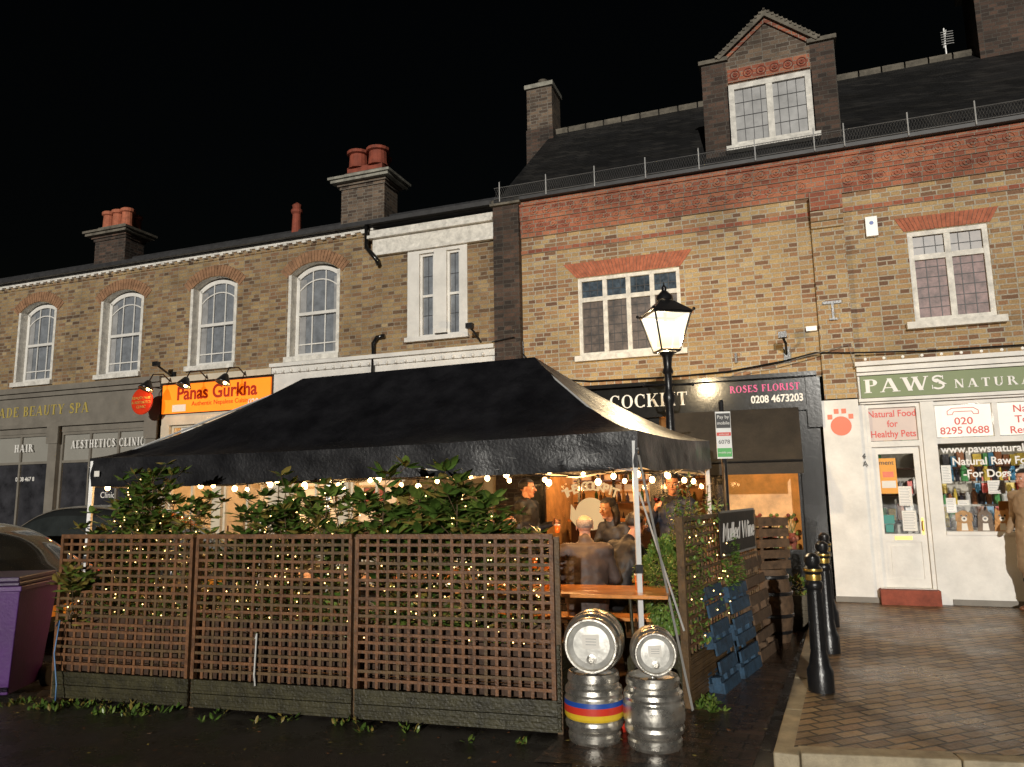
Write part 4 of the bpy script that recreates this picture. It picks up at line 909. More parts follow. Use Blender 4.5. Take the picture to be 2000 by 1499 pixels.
# ================================================================== VEGETATION
def leaf(mb,p,d,size,m,wf=.2):
    d=d.normalized();s_=d.cross(V3((random.uniform(-.4,.4),random.uniform(-.4,.4),1)))
    if s_.length<.05: s_=V3((1,0,0))
    s_.normalize();n_=s_.cross(d);w_=size*wf
    mb.add([p,p+d*size*.35+s_*w_-n_*w_*.3,p+d*size*.75+s_*w_*.7-n_*w_*.4,p+d*size-n_*size*.15,p+d*size*.75-s_*w_*.7-n_*w_*.4,p+d*size*.35-s_*w_-n_*w_*.3,p+d*size*.5],
           [(0,1,6),(1,2,6),(2,3,6),(3,4,6),(4,5,6),(5,0,6)],m)
fairy=[]
def shrub(name,base,h,spread,stems,lsz,seed,mats=("leaf_a","leaf_b","leaf_a","leaf_c"),z0=.55,fl_=12):
    rnd=random.Random(seed);random.seed(seed);mb=MB();base=V3(base)
    for k in range(stems):
        a=rnd.uniform(0,2*pi);r=spread*rnd.uniform(.15,1)
        top=base+V3((r*math.cos(a)*1.2,r*math.sin(a)*.7,h*rnd.uniform(.62,1)));bot=base+V3((.25*r*math.cos(a),.2*r*math.sin(a),z0))
        def at(t): return bot.lerp(top,t)+V3((.03*math.sin(t*7+k),.03*math.cos(t*6+k),0))
        path=[at(t) for t in (0,.25,.5,.75,1)]
        mb.tube(path,[.010,.009,.007,.005,.003],"bark",5)
        L=(top-bot).length;n=int(L/.024)
        for i in range(n):
            t=.1+.9*i/n
            dens=1 if t>.7 else .55
            if rnd.random()>dens+.15: continue
            p=at(t);aa=i*2.4+rnd.uniform(-.4,.4)
            d=V3((math.cos(aa),math.sin(aa),rnd.uniform(-.1,.8)))
            if rnd.random()<.4: p=p+V3((math.cos(aa),math.sin(aa),.2))*rnd.uniform(.03,.12)
            leaf(mb,p,d,lsz*rnd.uniform(.6,1.15),rnd.choice(mats),.24)
        for q in range(3):
            t=rnd.uniform(.6,.95);p=at(t);aa=rnd.uniform(0,2*pi);e=p+V3((math.cos(aa)*.18,math.sin(aa)*.14,rnd.uniform(.06,.20)))
            mb.tube([p,e],.003,"bark",4)
            for i in range(7):
                bb=i*2.4;leaf(mb,e,V3((math.cos(bb),math.sin(bb),rnd.uniform(.0,1.1))),lsz*rnd.uniform(.7,1.1),rnd.choice(mats),.24)
        for i in range(9):
            aa=i*2.4;leaf(mb,path[-1],V3((math.cos(aa),math.sin(aa),rnd.uniform(.2,1.2))),lsz*rnd.uniform(.8,1.2),rnd.choice(mats[:3]),.24)
        for i in range(fl_//3):
            fairy.append(bot.lerp(top,rnd.uniform(.05,1))+V3((rnd.uniform(-.08,.08),rnd.uniform(-.12,.02),rnd.uniform(-.05,.05))))
    mb.obj(name)
def onf(u,k,z=0): return MFENCE@V3((u,k,z))
for (u,h,spr,st,sz,sd) in ((.45,1.80,.22,13,.12,1),(.72,1.92,.22,14,.12,21),(1.08,1.70,.22,9,.11,2),(1.75,1.80,.24,13,.13,3),(2.15,1.74,.24,12,.13,4),(2.62,1.84,.2,9,.14,5),(3.1,1.88,.22,11,.17,6),(3.42,1.98,.20,10,.17,26),(3.8,1.84,.22,11,.15,7),(4.15,1.50,.2,6,.11,8)):
    p=onf(u,.30);shrub("photinia_shrub",(p.x,p.y,0),h,spr,st,sz,sd)
shrub("yellow_leaf_plant",tuple(onf(.16,.0,0)),1.2,.16,5,.13,31,mats=("leaf_b","leaf_c","leaf_b","leaf_c"),z0=.6,fl_=3)
def bush(name,c,rad,n,sz,mats,seed,stem=None):
    rnd=random.Random(seed);random.seed(seed);mb=MB();c=V3(c)
    for i in range(n):
        d=V3((rnd.gauss(0,1),rnd.gauss(0,1),rnd.gauss(0,1))).normalized();lump=1+.22*mn.noise(d*2.3+V3((seed,0,0)))
        r=rnd.uniform(.62,1)**.5*lump;p=c+V3((d.x*rad[0]*r,d.y*rad[1]*r,d.z*rad[2]*r))
        leaf(mb,p,(d+V3((rnd.uniform(-.6,.6),rnd.uniform(-.6,.6),rnd.uniform(-.3,.7)))),sz*rnd.uniform(.6,1.2),rnd.choice(mats),.3)
    if stem:
        for k in range(4): mb.tube([(stem[0]+.02*k,stem[1],stem[2]),(c.x+.06*(k-1.5),c.y,c.z)],.012,"bark",5)
    mb.obj(name)
bush("box_bush",(1.34,6.62,.90),(.28,.26,.40),5600,.035,("bush_a","bush_b","bush_b"),11,stem=(1.42,6.55,.40))
pb=M4@V3((1.3,.2,0));bush("box_bush",(pb.x,pb.y,1.0),(.35,.3,.4),2500,.04,("bush_a","bush_b"),12,stem=(pb.x,pb.y,.45))
for (u,k,sd) in ((.5,.12,41),(1.2,.14,42),(2.0,.12,43),(2.6,.13,44),(3.3,.12,45),(3.9,.14,46)):
    p=onf(u,.28,.68);bush("trailing_plant",(p.x,p.y,.70),(.32,.14,.16),500,.06,("leaf_a","leaf_b","leaf_d"),sd)
mb=MB();random.seed(5)
for i in range(1900):
    u=abs(random.gauss(.1,.6));z=random.uniform(.4,1.58);
    if u>2.3: continue
    if random.random()<.38+.4*mn.noise(V3((u*3,z*3,1))):
        p=M4@V3((u,random.uniform(-.05,.07),z));leaf(mb,p,V3((random.uniform(-1,1),random.uniform(-1,.3),random.uniform(-.8,.8))),random.uniform(.03,.06),random.choice(("bush_a","bush_b","leaf_c")),.3)
for k in range(14):
    u=random.uniform(.05,1.3);b0=M4@V3((u,.1,1.3));tp=b0+V3((random.uniform(-.12,.12),0,random.uniform(.25,.52)));mb.tube([b0,tp],.004,"bark",4)
    for i in range(20): leaf(mb,b0.lerp(tp,i/19),V3((random.uniform(-1,1),random.uniform(-1,1),.4)),.055,random.choice(("leaf_c","leaf_b","bush_b")),.25)
for i in range(26):
    p=M4@V3((random.uniform(0,1.2),-.06,random.uniform(.4,1.5)));fairy.append(p)
mb.obj("ivy")
for i in range(50):
    fairy.append(onf(random.uniform(.05,4.3),random.uniform(.04,.28),random.uniform(.55,1.35)))
mb=MB()
for p in fairy: mb.ball(p,.0055,"fairy_glow",5,3)
mb.obj("fairy_lights")
mb=MB();random.seed(9)
for i in range(46):
    u=random.choice((random.uniform(-.3,1.2),random.uniform(-.2,4.4)));b0=onf(u,-random.uniform(.03,.3),.0)
    for k in range(random.randint(5,16)):
        leaf(mb,b0+V3((random.uniform(-.05,.05),random.uniform(-.05,.05),0)),V3((random.uniform(-1,1),random.uniform(-1,1),random.uniform(.2,1.4))),random.uniform(.03,.08),random.choice(("leaf_a","leaf_a","leaf_b","leaf_c")))
for i in range(20):
    b0=V3((random.uniform(1.4,1.62),random.uniform(6.0,6.5),0))
    for k in range(9): leaf(mb,b0,V3((random.uniform(-1,1),random.uniform(-1,1),random.uniform(.2,1))),random.uniform(.03,.08),random.choice(("leaf_a","leaf_b")))
mb.obj("weeds")
mb=MB()
for i in range(330):
    p=V3((random.uniform(-4.5,3),random.uniform(4.5,6.6),.012))
    if p.x>1.4+(p.y-4.7)*.45: continue
    leaf(mb,p,V3((random.uniform(-1,1),random.uniform(-1,1),.05)),random.uniform(.015,.045),random.choice(("leaf_d","leaf_c","pallet_wood")))
mb.obj("fallen_leaves")
def plantpot(x,y,r,h,m):
    mb=MB();mb.lathe([(r*.7,0),(r*.78,.03),(r*.95,h*.85),(r*1.05,h*.86),(r*1.07,h),(r*.98,h),(r*.93,h*.9)],(x,y,.004),m,seg=22)
    for i in range(5): mb.lathe([(r*(.8+.04*i),h*(.2+.12*i)),(r*(.83+.04*i),h*(.22+.12*i)),(r*(.81+.04*i),h*(.24+.12*i))],(x,y,.004),m,seg=22)
    mb.lathe([(r*.95,h*.92),(0,h*.93)],(x,y,.004),"soil",seg=22);mb.obj("plant_pot",smooth=True,autosmooth=True)
plantpot(3.45,9.45,.20,.42,"pot_grey");bush("potted_plant",(3.45,9.45,.5),(.2,.2,.12),320,.06,("leaf_a","bush_b","leaf_c"),15)
plantpot(3.0,9.2,.17,.35,"black_iron");bush("potted_plant",(3.0,9.2,.45),(.18,.18,.14),250,.06,("leaf_a","leaf_a"),16)
mb=MB();mb.lathe([(.2,0),(.24,.2),(.26,.4),(.24,.6),(.2,.8),(.18,.8),(.17,.76),(0,.76)],(2.92,8.75,.004),"pallet_wood",seg=20)
for h,r in ((.1,.225),(.28,.255),(.52,.255),(.7,.225)): mb.lathe([(r,0),(r+.004,.005),(r+.004,.035),(r-.003,.04)],(2.92,8.75,h),"black_iron",seg=20)
mb.obj("wooden_barrel",smooth=True,autosmooth=True)
mb=MB();mb.M=Matrix.Translation((2.92,8.75,.81))@Matrix.Rotation(.3,4,'Z')
for z in (0,.12,.24,.36,.48):
    mb.box(-.2,.2,-.16,-.145,z,z+.09,"pallet_wood");mb.box(-.2,.2,.145,.16,z,z+.09,"pallet_wood");mb.box(-.2,-.185,-.144,.144,z,z+.09,"pallet_wood");mb.box(.185,.2,-.144,.144,z,z+.09,"pallet_wood")
for sx_ in (-.17,.15):
    for sy in (-.143,.12): mb.box(sx_,sx_+.03,sy,sy+.022,0,.57,"pallet_wood")
mb.obj("wooden_crate")
def pallet(name,a,b,h,lean,m,th=.12):
    mb=MB();Mp,L=frame(a,b);mb.M=Mp@Matrix.Rotation(lean,4,'X')
    n=6
    for face in (0,th-.02):
        for i in range(n):
            if face and i in (1,3): continue
            z=i*(h-.1)/(n-1);mb.box(0,L,face,face+.02,z,z+.1*random.uniform(.85,1.1),m)
    for x in (0,L/2-.05,L-.1):
        for z in (0,h/2-.07,h-.14): mb.box(x,x+.1,.021,th-.021,z,z+.14,m)
        mb.box(x,x+.1,th-.0,th+.018,0,h,m)
    mb.obj(name)
pallet("blue_pallet",(1.76,6.52),(2.02,6.95),.88,math.radians(-9),"pallet_blue")
pallet("blue_pallet",(2.08,7.02),(2.40,7.52),.82,math.radians(-8),"pallet_blue")
pallet("wooden_pallet",(2.45,7.66),(2.85,8.32),1.0,math.radians(-8),"pallet_wood")
# ================================================================== KEGS
KP=[(.0,.02),(.13,.02),(.15,.0),(.168,.0),(.176,.02),(.178,.05),(.17,.065),(.178,.085),(.192,.10),(.197,.125),(.19,.145),(.192,.155),(.200,.17),(.203,.2),(.203,.245),(.200,.275),(.192,.29),(.19,.30),(.197,.32),(.192,.345),(.178,.36),(.17,.38),(.178,.395),(.176,.425),(.168,.445),(.158,.445),(.150,.42),(.12,.40),(0,.41)]
def keg(name,org,axis,sc=1,bands=None,label=True):
    mb=MB();prof=[(r*sc,h*sc) for r,h in KP];mm=[]
    for i in range(len(prof)-1):
        hh=(KP[i][1]+KP[i+1][1])/2
        m_="keg_steel"
        if i<1 or i>=len(prof)-3: m_="keg_face"
        if bands:
            for lo,hi,bm in bands:
                if lo<=hh<=hi: m_=bm
        mm.append(m_)
    mb.lathe(prof,org,"keg_steel",axis=axis,seg=40,mm=mm)
    z=V3(axis).normalized();o=V3(org)
    e=o+z*(.41*sc);mb.lathe([(.03*sc,-.01),(.032*sc,.012),(.02*sc,.014),(.018*sc,.006),(0,.006)],tuple(e-V3((0,0,.09*sc)) if abs(z.z)<.5 else tuple(e)),"keg_steel",axis=axis,seg=16)
    if label:
        upv=V3((0,0,1)) if abs(z.z)<.5 else V3((0,1,0));sv=upv.cross(z).normalized();uv=z.cross(sv)
        c=e+z*.007+uv*.02*sc
        q=[c+sv*a*.055*sc+uv*b*.045*sc for a,b in ((-1,-1),(1,-.9),(.9,1.1),(-1.1,1))]
        mb.add(q,[(0,1,2,3)],"paper")
        for i in range(3):
            cc_=c+uv*(.02-.018*i)*sc+z*.002;q=[cc_+sv*a*.035*sc+uv*b*.002*sc for a,b in ((-1,-1),(1,-1),(1,1),(-1,1))];mb.add(q,[(0,1,2,3)],"lead_guard")
    return mb.obj(name,smooth=True,autosmooth=True)
keg("beer_keg",(.54,5.44,.004),(0,0,1),1.03,bands=[(.158,.19,"band_yellow"),(.19,.225,"band_red"),(.225,.262,"band_blue")],label=False)
keg("beer_keg",(.93,5.29,.004),(0,0,1),1.03,label=False)
ax=V3((-.22,-.97,.02)).normalized()
keg("beer_keg",tuple(V3((.60,5.60,.463+.209))),tuple(ax),1.03,bands=[(.10,.15,"band_green")])
ax2=V3((-.1,-.99,.03)).normalized()
keg("beer_keg",tuple(V3((.955,5.43,.463+.162))),tuple(ax2),.79)
mb=MB();mb.lathe([(.05,0),(.06,.05),(.06,.2),(.03,.25),(.03,.28)],(.74,5.62,.004),"band_red",seg=14);mb.lathe([(.061,.08),(.061,.15)],(.74,5.62,.004),"paper",seg=14)
mb.obj("gas_canister",smooth=True)
# ================================================================== TABLES
def table(c,d,L,wd,h,name="beer_table",m="table_wood"):
    mb=MB();d=V3((d[0],d[1],0)).normalized();Mt=Matrix.Translation((c[0],c[1],0))@Matrix.Rotation(math.atan2(d.y,d.x),4,'Z');mb.M=Mt
    n=3 if wd>.4 else 2
    for i in range(n): y0=-wd/2+wd*i/n;mb.box(-L/2,L/2,y0+.002,y0+wd/n-.002,h-.03,h,m)
    for s_ in (-1,1):
        x=s_*(L/2-.3)
        for y_ in (-wd/2+.05,wd/2-.05): mb.tube([(x,y_,h-.03),(x+s_*.04,y_*1.15,.15)],.015,"decking_green",6)
        mb.tube([(x,-wd/2+.05,.4),(x,wd/2-.05,.4)],.012,"decking_green",6)
    mb.obj(name,bevel=.004)
fd=(frr-fl).normalized()
table((.42,6.42),fd,1.75,.62,.90);table((.05,5.98),fd,1.3,.25,.60,"beer_bench")
table((.52,7.02),fd,1.5,.27,.60,"beer_bench");table((.3,8.05),fd,2.0,.5,.91);table((-1.6,7.6),fd,1.9,.5,.91);table((.95,8.75),fd,1.2,.27,.72,"beer_bench")
def pint(x,y,z,f=.8):
    mb=MB();mb.lathe([(.028,0),(.03,.004),(.038,.15*f)],(x,y,z),"beer",seg=14);mb.lathe([(.0385,.15*f),(.039,.15*f+.015),(0,.15*f+.017)],(x,y,z),"beer_foam",seg=14);mb.lathe([(.0395,.15*f+.016),(.0415,.16),(.0405,.16)],(x,y,z),"shop_glass",seg=14);mb.obj("pint_of_beer",smooth=True)
for p in ((1.02,6.25,.90),(-.1,8.0,.91),(.35,8.1,.91),(.2,7.95,.91),(.75,7.95,.91),(.26,6.45,.90),(-1.2,7.55,.91)): pint(*p)
# ================================================================== PEOPLE
def capsule(V,Fc,a,b,ra,rb,side=None,fl=1.0,seg=12):
    a=V3(a);b=V3(b);z=(b-a);z=z.normalized() if z.length>1e-5 else V3((0,0,1))
    x=(V3(side)-z*z.dot(V3(side))).normalized() if side is not None else z.orthogonal().normalized()
    y=z.cross(x);o=len(V);rings=[]
    for t in (-85,-55,-25,0): t=math.radians(t);rings.append((a,ra*math.cos(t),ra*math.sin(t)))
    for t in (0,25,55,85): t=math.radians(t);rings.append((b,rb*math.cos(t),rb*math.sin(t)))
    for c,r,off in rings:
        for k in range(seg):
            q=2*pi*k/seg;V.append(c+z*off*min(1,fl+.2)+x*r*math.cos(q)+y*r*fl*math.sin(q))
    n=len(rings)
    for i in range(n-1):
        for k in range(seg): Fc.append((o+i*seg+k,o+i*seg+(k+1)%seg,o+(i+1)*seg+(k+1)%seg,o+(i+1)*seg+k))
    Fc.append(tuple(o+k for k in range(seg-1,-1,-1)));Fc.append(tuple(o+(n-1)*seg+k for k in range(seg)))
TMPS=bpy.data.scenes.new("modelling_temp") if False else None
def fuse(V,Fc,vox,sm=3):
    me=bpy.data.meshes.new("t");me.from_pydata([tuple(v) for v in V],[],Fc);ob=bpy.data.objects.new("t",me);COL.objects.link(ob)
    r=ob.modifiers.new("r","REMESH");r.mode='VOXEL';r.voxel_size=vox;s_=ob.modifiers.new("s","SMOOTH");s_.iterations=sm;s_.factor=.5
    dg=bpy.context.evaluated_depsgraph_get();me2=bpy.data.meshes.new_from_object(ob.evaluated_get(dg));bpy.data.objects.remove(ob);
    me2.polygons.foreach_set("use_smooth",[True]*len(me2.polygons));return me2
def segd(p,a,b):
    d=b-a;t=max(0,min(1,(p-a).dot(d)/max(1e-9,d.dot(d))));return (p-a-d*t).length
def mobj(name,me,mats,parent):
    for m_ in mats: me.materials.append(MATS[m_])
    o=bpy.data.objects.new(name,me);COL.objects.link(o);o.parent=parent;return o
def hand(par,w,d,nrm,s_,skin,curl=.5):
    w=V3(w);d=V3(d).normalized();nrm=V3(nrm);nrm=(nrm-d*nrm.dot(d)).normalized();sd=d.cross(nrm)*s_
    V=[];Fc=[];capsule(V,Fc,w-d*.02,w+d*.02,.026,.03,side=sd,fl=.7);capsule(V,Fc,w+d*.02,w+d*.075,.036,.04,side=sd,fl=.42)
    for i,(L,o) in enumerate(((.068,.03),(.076,.010),(.07,-.010),(.055,-.029))):
        p=w+d*(.088-abs(o)*.15)+sd*o;dir_=d.copy()
        for j,f in enumerate((.45,.32,.25)):
            ax_=d.cross(nrm);dir_=Quaternion(ax_,curl*(.5+.45*j))@dir_ if j or curl>.3 else dir_
            q=p+dir_*L*f;capsule(V,Fc,p,q,.0088-.0008*j,.0082-.0008*j,seg=8);p=q
    p=w+d*.03+sd*.032;dd=(d*.6+sd*.7+nrm*.4).normalized();q=p+dd*.04;capsule(V,Fc,p,q,.012,.010,seg=8);dd2=(d*.9+nrm*.6).normalized();capsule(V,Fc,q,q+dd2*.032,.010,.008,seg=8)
    me=fuse(V,Fc,.0045,1);mobj("hand",me,[skin],par)
def headmesh(par,c,yaw,tilt,skin,hair,style,neckb):
    V=[];Fc=[];H_=Matrix.Translation(V3(c))@Matrix.Rotation(yaw,4,'Z')@Matrix.Rotation(tilt,4,'X')
    def cap(a,b,ra,rb,side=None,fl=1,seg=12):
        a2=H_@V3(a);b2=H_@V3(b);sd=None if side is None else (H_.to_3x3()@V3(side));capsule(V,Fc,a2,b2,ra,rb,sd,fl,seg)
    cap((0,.028,.035),(0,-.01,.04),.078,.076);cap((0,-.02,.03),(0,-.035,-.055),.068,.05);cap((0,-.05,-.085),(0,-.062,-.088),.028,.024)
    cap((-.03,-.072,.022),(.03,-.072,.022),.016,.016,seg=8);cap((0,-.09,.012),(0,-.112,-.022),.009,.015,seg=8)
    cap((-.035,-.06,-.02),(-.033,-.055,-.03),.026,.024);cap((.035,-.06,-.02),(.033,-.055,-.03),.026,.024)
    for s_ in (-1,1): cap((s_*.077,.01,.015),(s_*.08,.008,-.022),.017,.011,side=(0,1,0),fl=.45,seg=8)
    capsule(V,Fc,V3(neckb),H_@V3((0,.015,-.06)),.058,.054)
    me=fuse(V,Fc,.0065,2);mobj("head",me,[skin],par)
    mb=MB();mb.M=H_
    for s_ in (-1,1):
        mb.ball((s_*.031,-.082,.004),.0125,"eye_white",10,7);mb.ball((s_*.031,-.0915,.004),.006,"eye_dark",8,5)
        mb.tube([(s_*.045,-.086,.024),(s_*.03,-.093,.029),(s_*.014,-.092,.025)],.0035,hair if hair else "hair_dark",5)
    mb.tube([(-.024,-.088,-.052),(0,-.097,-.050),(.024,-.088,-.052)],[.003,.006,.003],"lips",6);mb.obj("face_features",par,smooth=True)
    mb=MB();mb.M=H_;seg,rg=28,18;vs=[];fs=[];k=[]
    R=(.086,.112,.092)
    for i in range(rg+1):
        t=pi*(.38+.27*i/rg) if style=='fringe' else pi*(i/rg)*.675
        for j in range(seg):
            a=2*pi*j/seg;x=math.sin(t)*math.cos(a);y=math.sin(t)*math.sin(a);z=math.cos(t);rr=1+.035*mn.noise(V3((x*5,y*5,z*5)))
            if style=='fringe': rr*=.965
            vs.append((x*R[0]*rr,.012+y*R[1]*rr*.93,.042+z*R[2]*rr));k.append((x,y,z))
    for i in range(rg):
        for j in range(seg):
            f=(i*seg+j,(i+1)*seg+j,(i+1)*seg+(j+1)%seg,i*seg+(j+1)%seg)
            cy=sum(k[q][1] for q in f)/4;cz=sum(k[q][2] for q in f)/4
            lim=.42 if cy<-.35 else (-.2 if cy<.1 else -.62)
            if style=='fringe':
                if cy<-.05: continue
            elif cz<lim: continue
            fs.append(f)
    mb.add(vs,fs,hair)
    if style=='long':
        for s_ in (-1,0,1):
            mb.tube([(s_*.07,.03+.03*(1-abs(s_)),.03),(s_*.085,.045+.03*(1-abs(s_)),-.05),(s_*.08,.05+.02*(1-abs(s_)),-.14),(s_*.07,.03,-.21)],[.045,.045,.04,.015],hair,10)
        mb.tube([(0,.07,.04),(0,.085,-.06),(0,.08,-.17)],[.07,.065,.03],hair,12)
    mb.obj("hair",par,smooth=True)
def person(name,loc,yaw,J,jm,tm,sm,skin,hair,style,headyaw=0,tilt=0,bulk=1.0,coat=0,hands=(None,None),collar=None,hood=False,scale=1.0):
    par=empty(name,Matrix.Translation(V3(loc))@Matrix.Rotation(yaw,4,'Z')@Matrix.Scale(scale,4))
    j={k:V3(v) for k,v in J.items()};V=[];Fc=[];bones=[]
    def bone(a,b,ra,rb,mi,side=None,fl=1.0):
        capsule(V,Fc,a,b,ra,rb,side,fl);bones.append((V3(a),V3(b),mi,(ra+rb)/2))
    k=bulk;X=(1,0,0)
    sh=(j['sl']+j['sr'])/2
    bone(j['pel'],j['spine'],.17*k,.165*k,0,X,.68);bone(j['spine'],j['chest'],.165*k,.185*k,0,X,.66);bone(j['chest'],j['chest']*.35+j['neck']*.65,.175*k,.10*k,0,X,.62)
    bone(j['sl'],j['sr'],.075*k,.075*k,0);bone(sh,j['neck'],.085,.062,0)
    for s_ in 'lr':
        bone(j['s'+s_],j['e'+s_],.064*k,.05*k,0);bone(j['e'+s_],j['w'+s_],.049*k,.034*k,0)
        bone(j['h'+s_],j['k'+s_],.088*k,.062,1);bone(j['k'+s_],j['a'+s_],.06,.045,1)
        t=j['t'+s_];bone(j['a'+s_]-V3((0,0,.04)),t,.042,.034,2,None,.8);bone(j['a'+s_]-V3((0,0,.045)),j['a'+s_]-(t-j['a'+s_])*.25-V3((0,0,.045)),.038,.034,2)
    if coat>0:
        m_=(j['hl']+j['hr'])/2;bone(j['pel'],m_-V3((0,0,coat)),.175*k,.20*k,0,X,.75)
    if hood: bone(j['neck']+V3((-.05,.07,.0)),j['neck']+V3((.05,.07,.0)),.065,.065,0)
    if collar: bone(j['neck']+V3((0,0,-.03)),j['neck']+V3((0,-.0,.02)),.078,.072,3 )
    me=fuse(V,Fc,.017,2)
    for v in me.vertices:
        c=v.co;v.co=c+v.normal*(.010*mn.noise(V3((c.x*9,c.y*9,c.z*14)))+.006*mn.noise(V3((c.x*22,c.y*22,c.z*26))))
    mi=[]
    for p in me.polygons:
        c=p.center;best=min(bones,key=lambda q:segd(c,q[0],q[1])/q[3]);mi.append(best[2])
    me.materials.clear()
    mobj("body",me,[jm,tm,sm,collar or jm],par);me.polygons.foreach_set("material_index",mi)
    headmesh(par,j['head'],headyaw,tilt,skin,hair,style,j['neck']-V3((0,0,.03)))
    for s_,h in zip('lr',hands):
        if h is False: continue
        w_=j['w'+s_];d=(w_-j['e'+s_]).normalized() if not h else V3(h[0]);nn=V3((0,0,-1)) if not h else V3(h[1])
        if abs(d.dot(nn))>.9: nn=V3((1 if s_=='r' else -1,0,0))
        hand(par,w_+d*.03,d,nn,-1 if s_=='l' else 1,skin,.45 if not h else h[2])
    return par
def stand(arms=None):
    J=dict(pel=(0,0,.98),spine=(0,.01,1.15),chest=(0,0,1.33),neck=(0,.01,1.50),head=(0,-.01,1.63),sl=(.175,0,1.42),sr=(-.175,0,1.42),el=(.23,.03,1.13),er=(-.23,.03,1.13),wl=(.24,-.05,.88),wr=(-.24,-.05,.88),
      hl=(.09,0,.93),hr=(-.09,0,.93),kl=(.10,-.02,.50),kr=(-.10,-.02,.50),al=(.11,.02,.09),ar=(-.11,.02,.09),tl=(.12,-.13,.035),tr=(-.12,-.13,.035))
    if arms: J.update(arms)
    return J
def sit(seat=.46,arms=None,lean=.05):
    z=seat+.10
    J=dict(pel=(0,0,z),spine=(0,-lean*.3,z+.18),chest=(0,-lean,z+.36),neck=(0,-lean*1.4,z+.53),head=(0,-lean*2.0-.02,z+.67),sl=(.175,-lean,z+.45),sr=(-.175,-lean,z+.45),el=(.25,-.16,z+.20),er=(-.25,-.16,z+.20),wl=(.15,-.36,z+.17),wr=(-.15,-.36,z+.17),
      hl=(.09,-.02,z-.0),hr=(-.09,-.02,z-.0),kl=(.12,-.42,z+.0),kr=(-.12,-.42,z+.0),al=(.12,-.42,.10),ar=(-.12,-.42,.10),tl=(.13,-.56,.035),tr=(-.13,-.56,.035))
    if arms: J.update(arms)
    return J
D=.14
person("seated_man",(.66,6.98,D),math.radians(176),sit(.46,lean=.10,arms=dict(el=(.27,-.10,.77),er=(-.27,-.12,.77))),"jacket_brown","trousers","shoe_black","skin","hair_grey",'fringe',bulk=1.22,collar="jacket_brown")
person("seated_man",(.98,7.45,D),math.radians(120),sit(.46,lean=.14),"jacket_black","trousers","shoe_black","skin","hair_dark",'short',headyaw=-.3,bulk=1.08)
person("seated_man",(.02,7.75,D),math.radians(-60),sit(.46,lean=.05),"jacket_black","trousers","shoe_black","skin","hair_grey",'fringe',bulk=1.05)
person("seated_man",(-.33,8.35,D),math.radians(60),sit(.46,lean=.05),"jacket_navy","trousers","shoe_black","skin","hair_grey",'fringe',bulk=1.05)
person("standing_man",(.16,9.25,.13),math.radians(62),stand(dict(el=(.22,-.02,1.12),wl=(.16,-.27,1.20),er=(-.2,.02,1.12),wr=(-.14,-.24,1.08))),"jacket_black","trousers","shoe_black","skin","hair_dark",'short',headyaw=.15,coat=.12,hood=True,bulk=1.05,hands=(((-.5,-.8,.1),(-.8,.5,0),1.0),None))
person("seated_woman",(1.22,8.75,D),math.radians(-50),sit(.60,lean=.08),"jacket_black","trousers","shoe_black","skin_dark","hair_dark",'long',headyaw=-.1,tilt=.1,bulk=.95,collar="scarf_red")
person("standing_woman",(1.80,8.42,D),math.radians(-20),stand(dict(er=(-.27,-.10,1.16),wr=(-.16,-.30,1.36),el=(.23,.02,1.13),wl=(.14,-.22,1.05))),"jacket_navy","trousers","shoe_black","skin","hair_dark",'short',coat=.2,bulk=1.05,hands=(None,((.3,-.7,.5),(1,.2,0),1.1)))
person("standing_man",(6.60,9.62,.125),math.radians(-75),stand(dict(er=(-.27,.06,1.14),wr=(-.20,-.12,.97),el=(.27,.06,1.14),wl=(.20,-.12,.97),kl=(.10,-.04,.50))),"coat_beige","trousers","shoe_brown","skin","hair_dark",'short',coat=.36,bulk=1.02,scale=1.02,hands=(False,False),collar="coat_beige")
pw=Matrix.Translation((1.80,8.42,D))@Matrix.Rotation(math.radians(-20),4,'Z')@V3((-.12,-.40,1.42))
mb=MB();mb.lathe([(.033,0),(.004,.006),(.004,.08),(.03,.11),(.038,.15),(.036,.17)],tuple(pw-V3((0,0,.07))),"shop_glass",seg=14);mb.lathe([(.002,.085),(.028,.11),(.035,.14),(0,.14)],tuple(pw-V3((0,0,.07))),"red_wine",seg=14);mb.obj("wine_glass",smooth=True)
pm=Matrix.Translation((.16,9.25,.13))@Matrix.Rotation(math.radians(62),4,'Z')@V3((.10,-.36,1.17));pint(pm.x,pm.y,pm.z-.08,.6)
# ================================================================== BIN
bn_=MB();bn_.M=Matrix.Translation((-4.62,6.88,0))@Matrix.Rotation(.12,4,'Z')
def taper(mb,x0,x1,y0,y1,z0,z1,ins_,m):
    mb.add([(x0+ins_,y0+ins_,z0),(x1-ins_,y0+ins_,z0),(x1-ins_,y1-ins_,z0),(x0+ins_,y1-ins_,z0),(x0,y0,z1),(x1,y0,z1),(x1,y1,z1),(x0,y1,z1)],[(0,3,2,1),(4,5,6,7),(0,1,5,4),(1,2,6,5),(2,3,7,6),(3,0,4,7)],m)
taper(bn_,-.29,.29,-.34,.34,.06,.93,.07,"bin_purple");bn_.box(-.31,.31,-.36,.36,.93,.975,"bin_purple");bn_.box(-.30,.30,-.38,.36,.98,1.01,"bin_lid");bn_.box(-.27,.27,-.33,.33,1.011,1.05,"bin_lid")
bn_.box(-.2,.2,-.355,-.341,.1,.14,"bin_purple");bn_.tube([(-.24,.40,1.0),(.24,.40,1.0)],.02,"bin_lid")
for s_ in (-1,1):
    bn_.box(s_*.24-.02,s_*.24+.02,.34,.41,.96,1.01,"bin_lid");bn_.lathe([(.1,-.03),(.1,.03)],(s_*.27,.3,.1),"tyre",axis=(1,0,0),seg=18)
bn_.obj("wheelie_bin",bevel=.012)
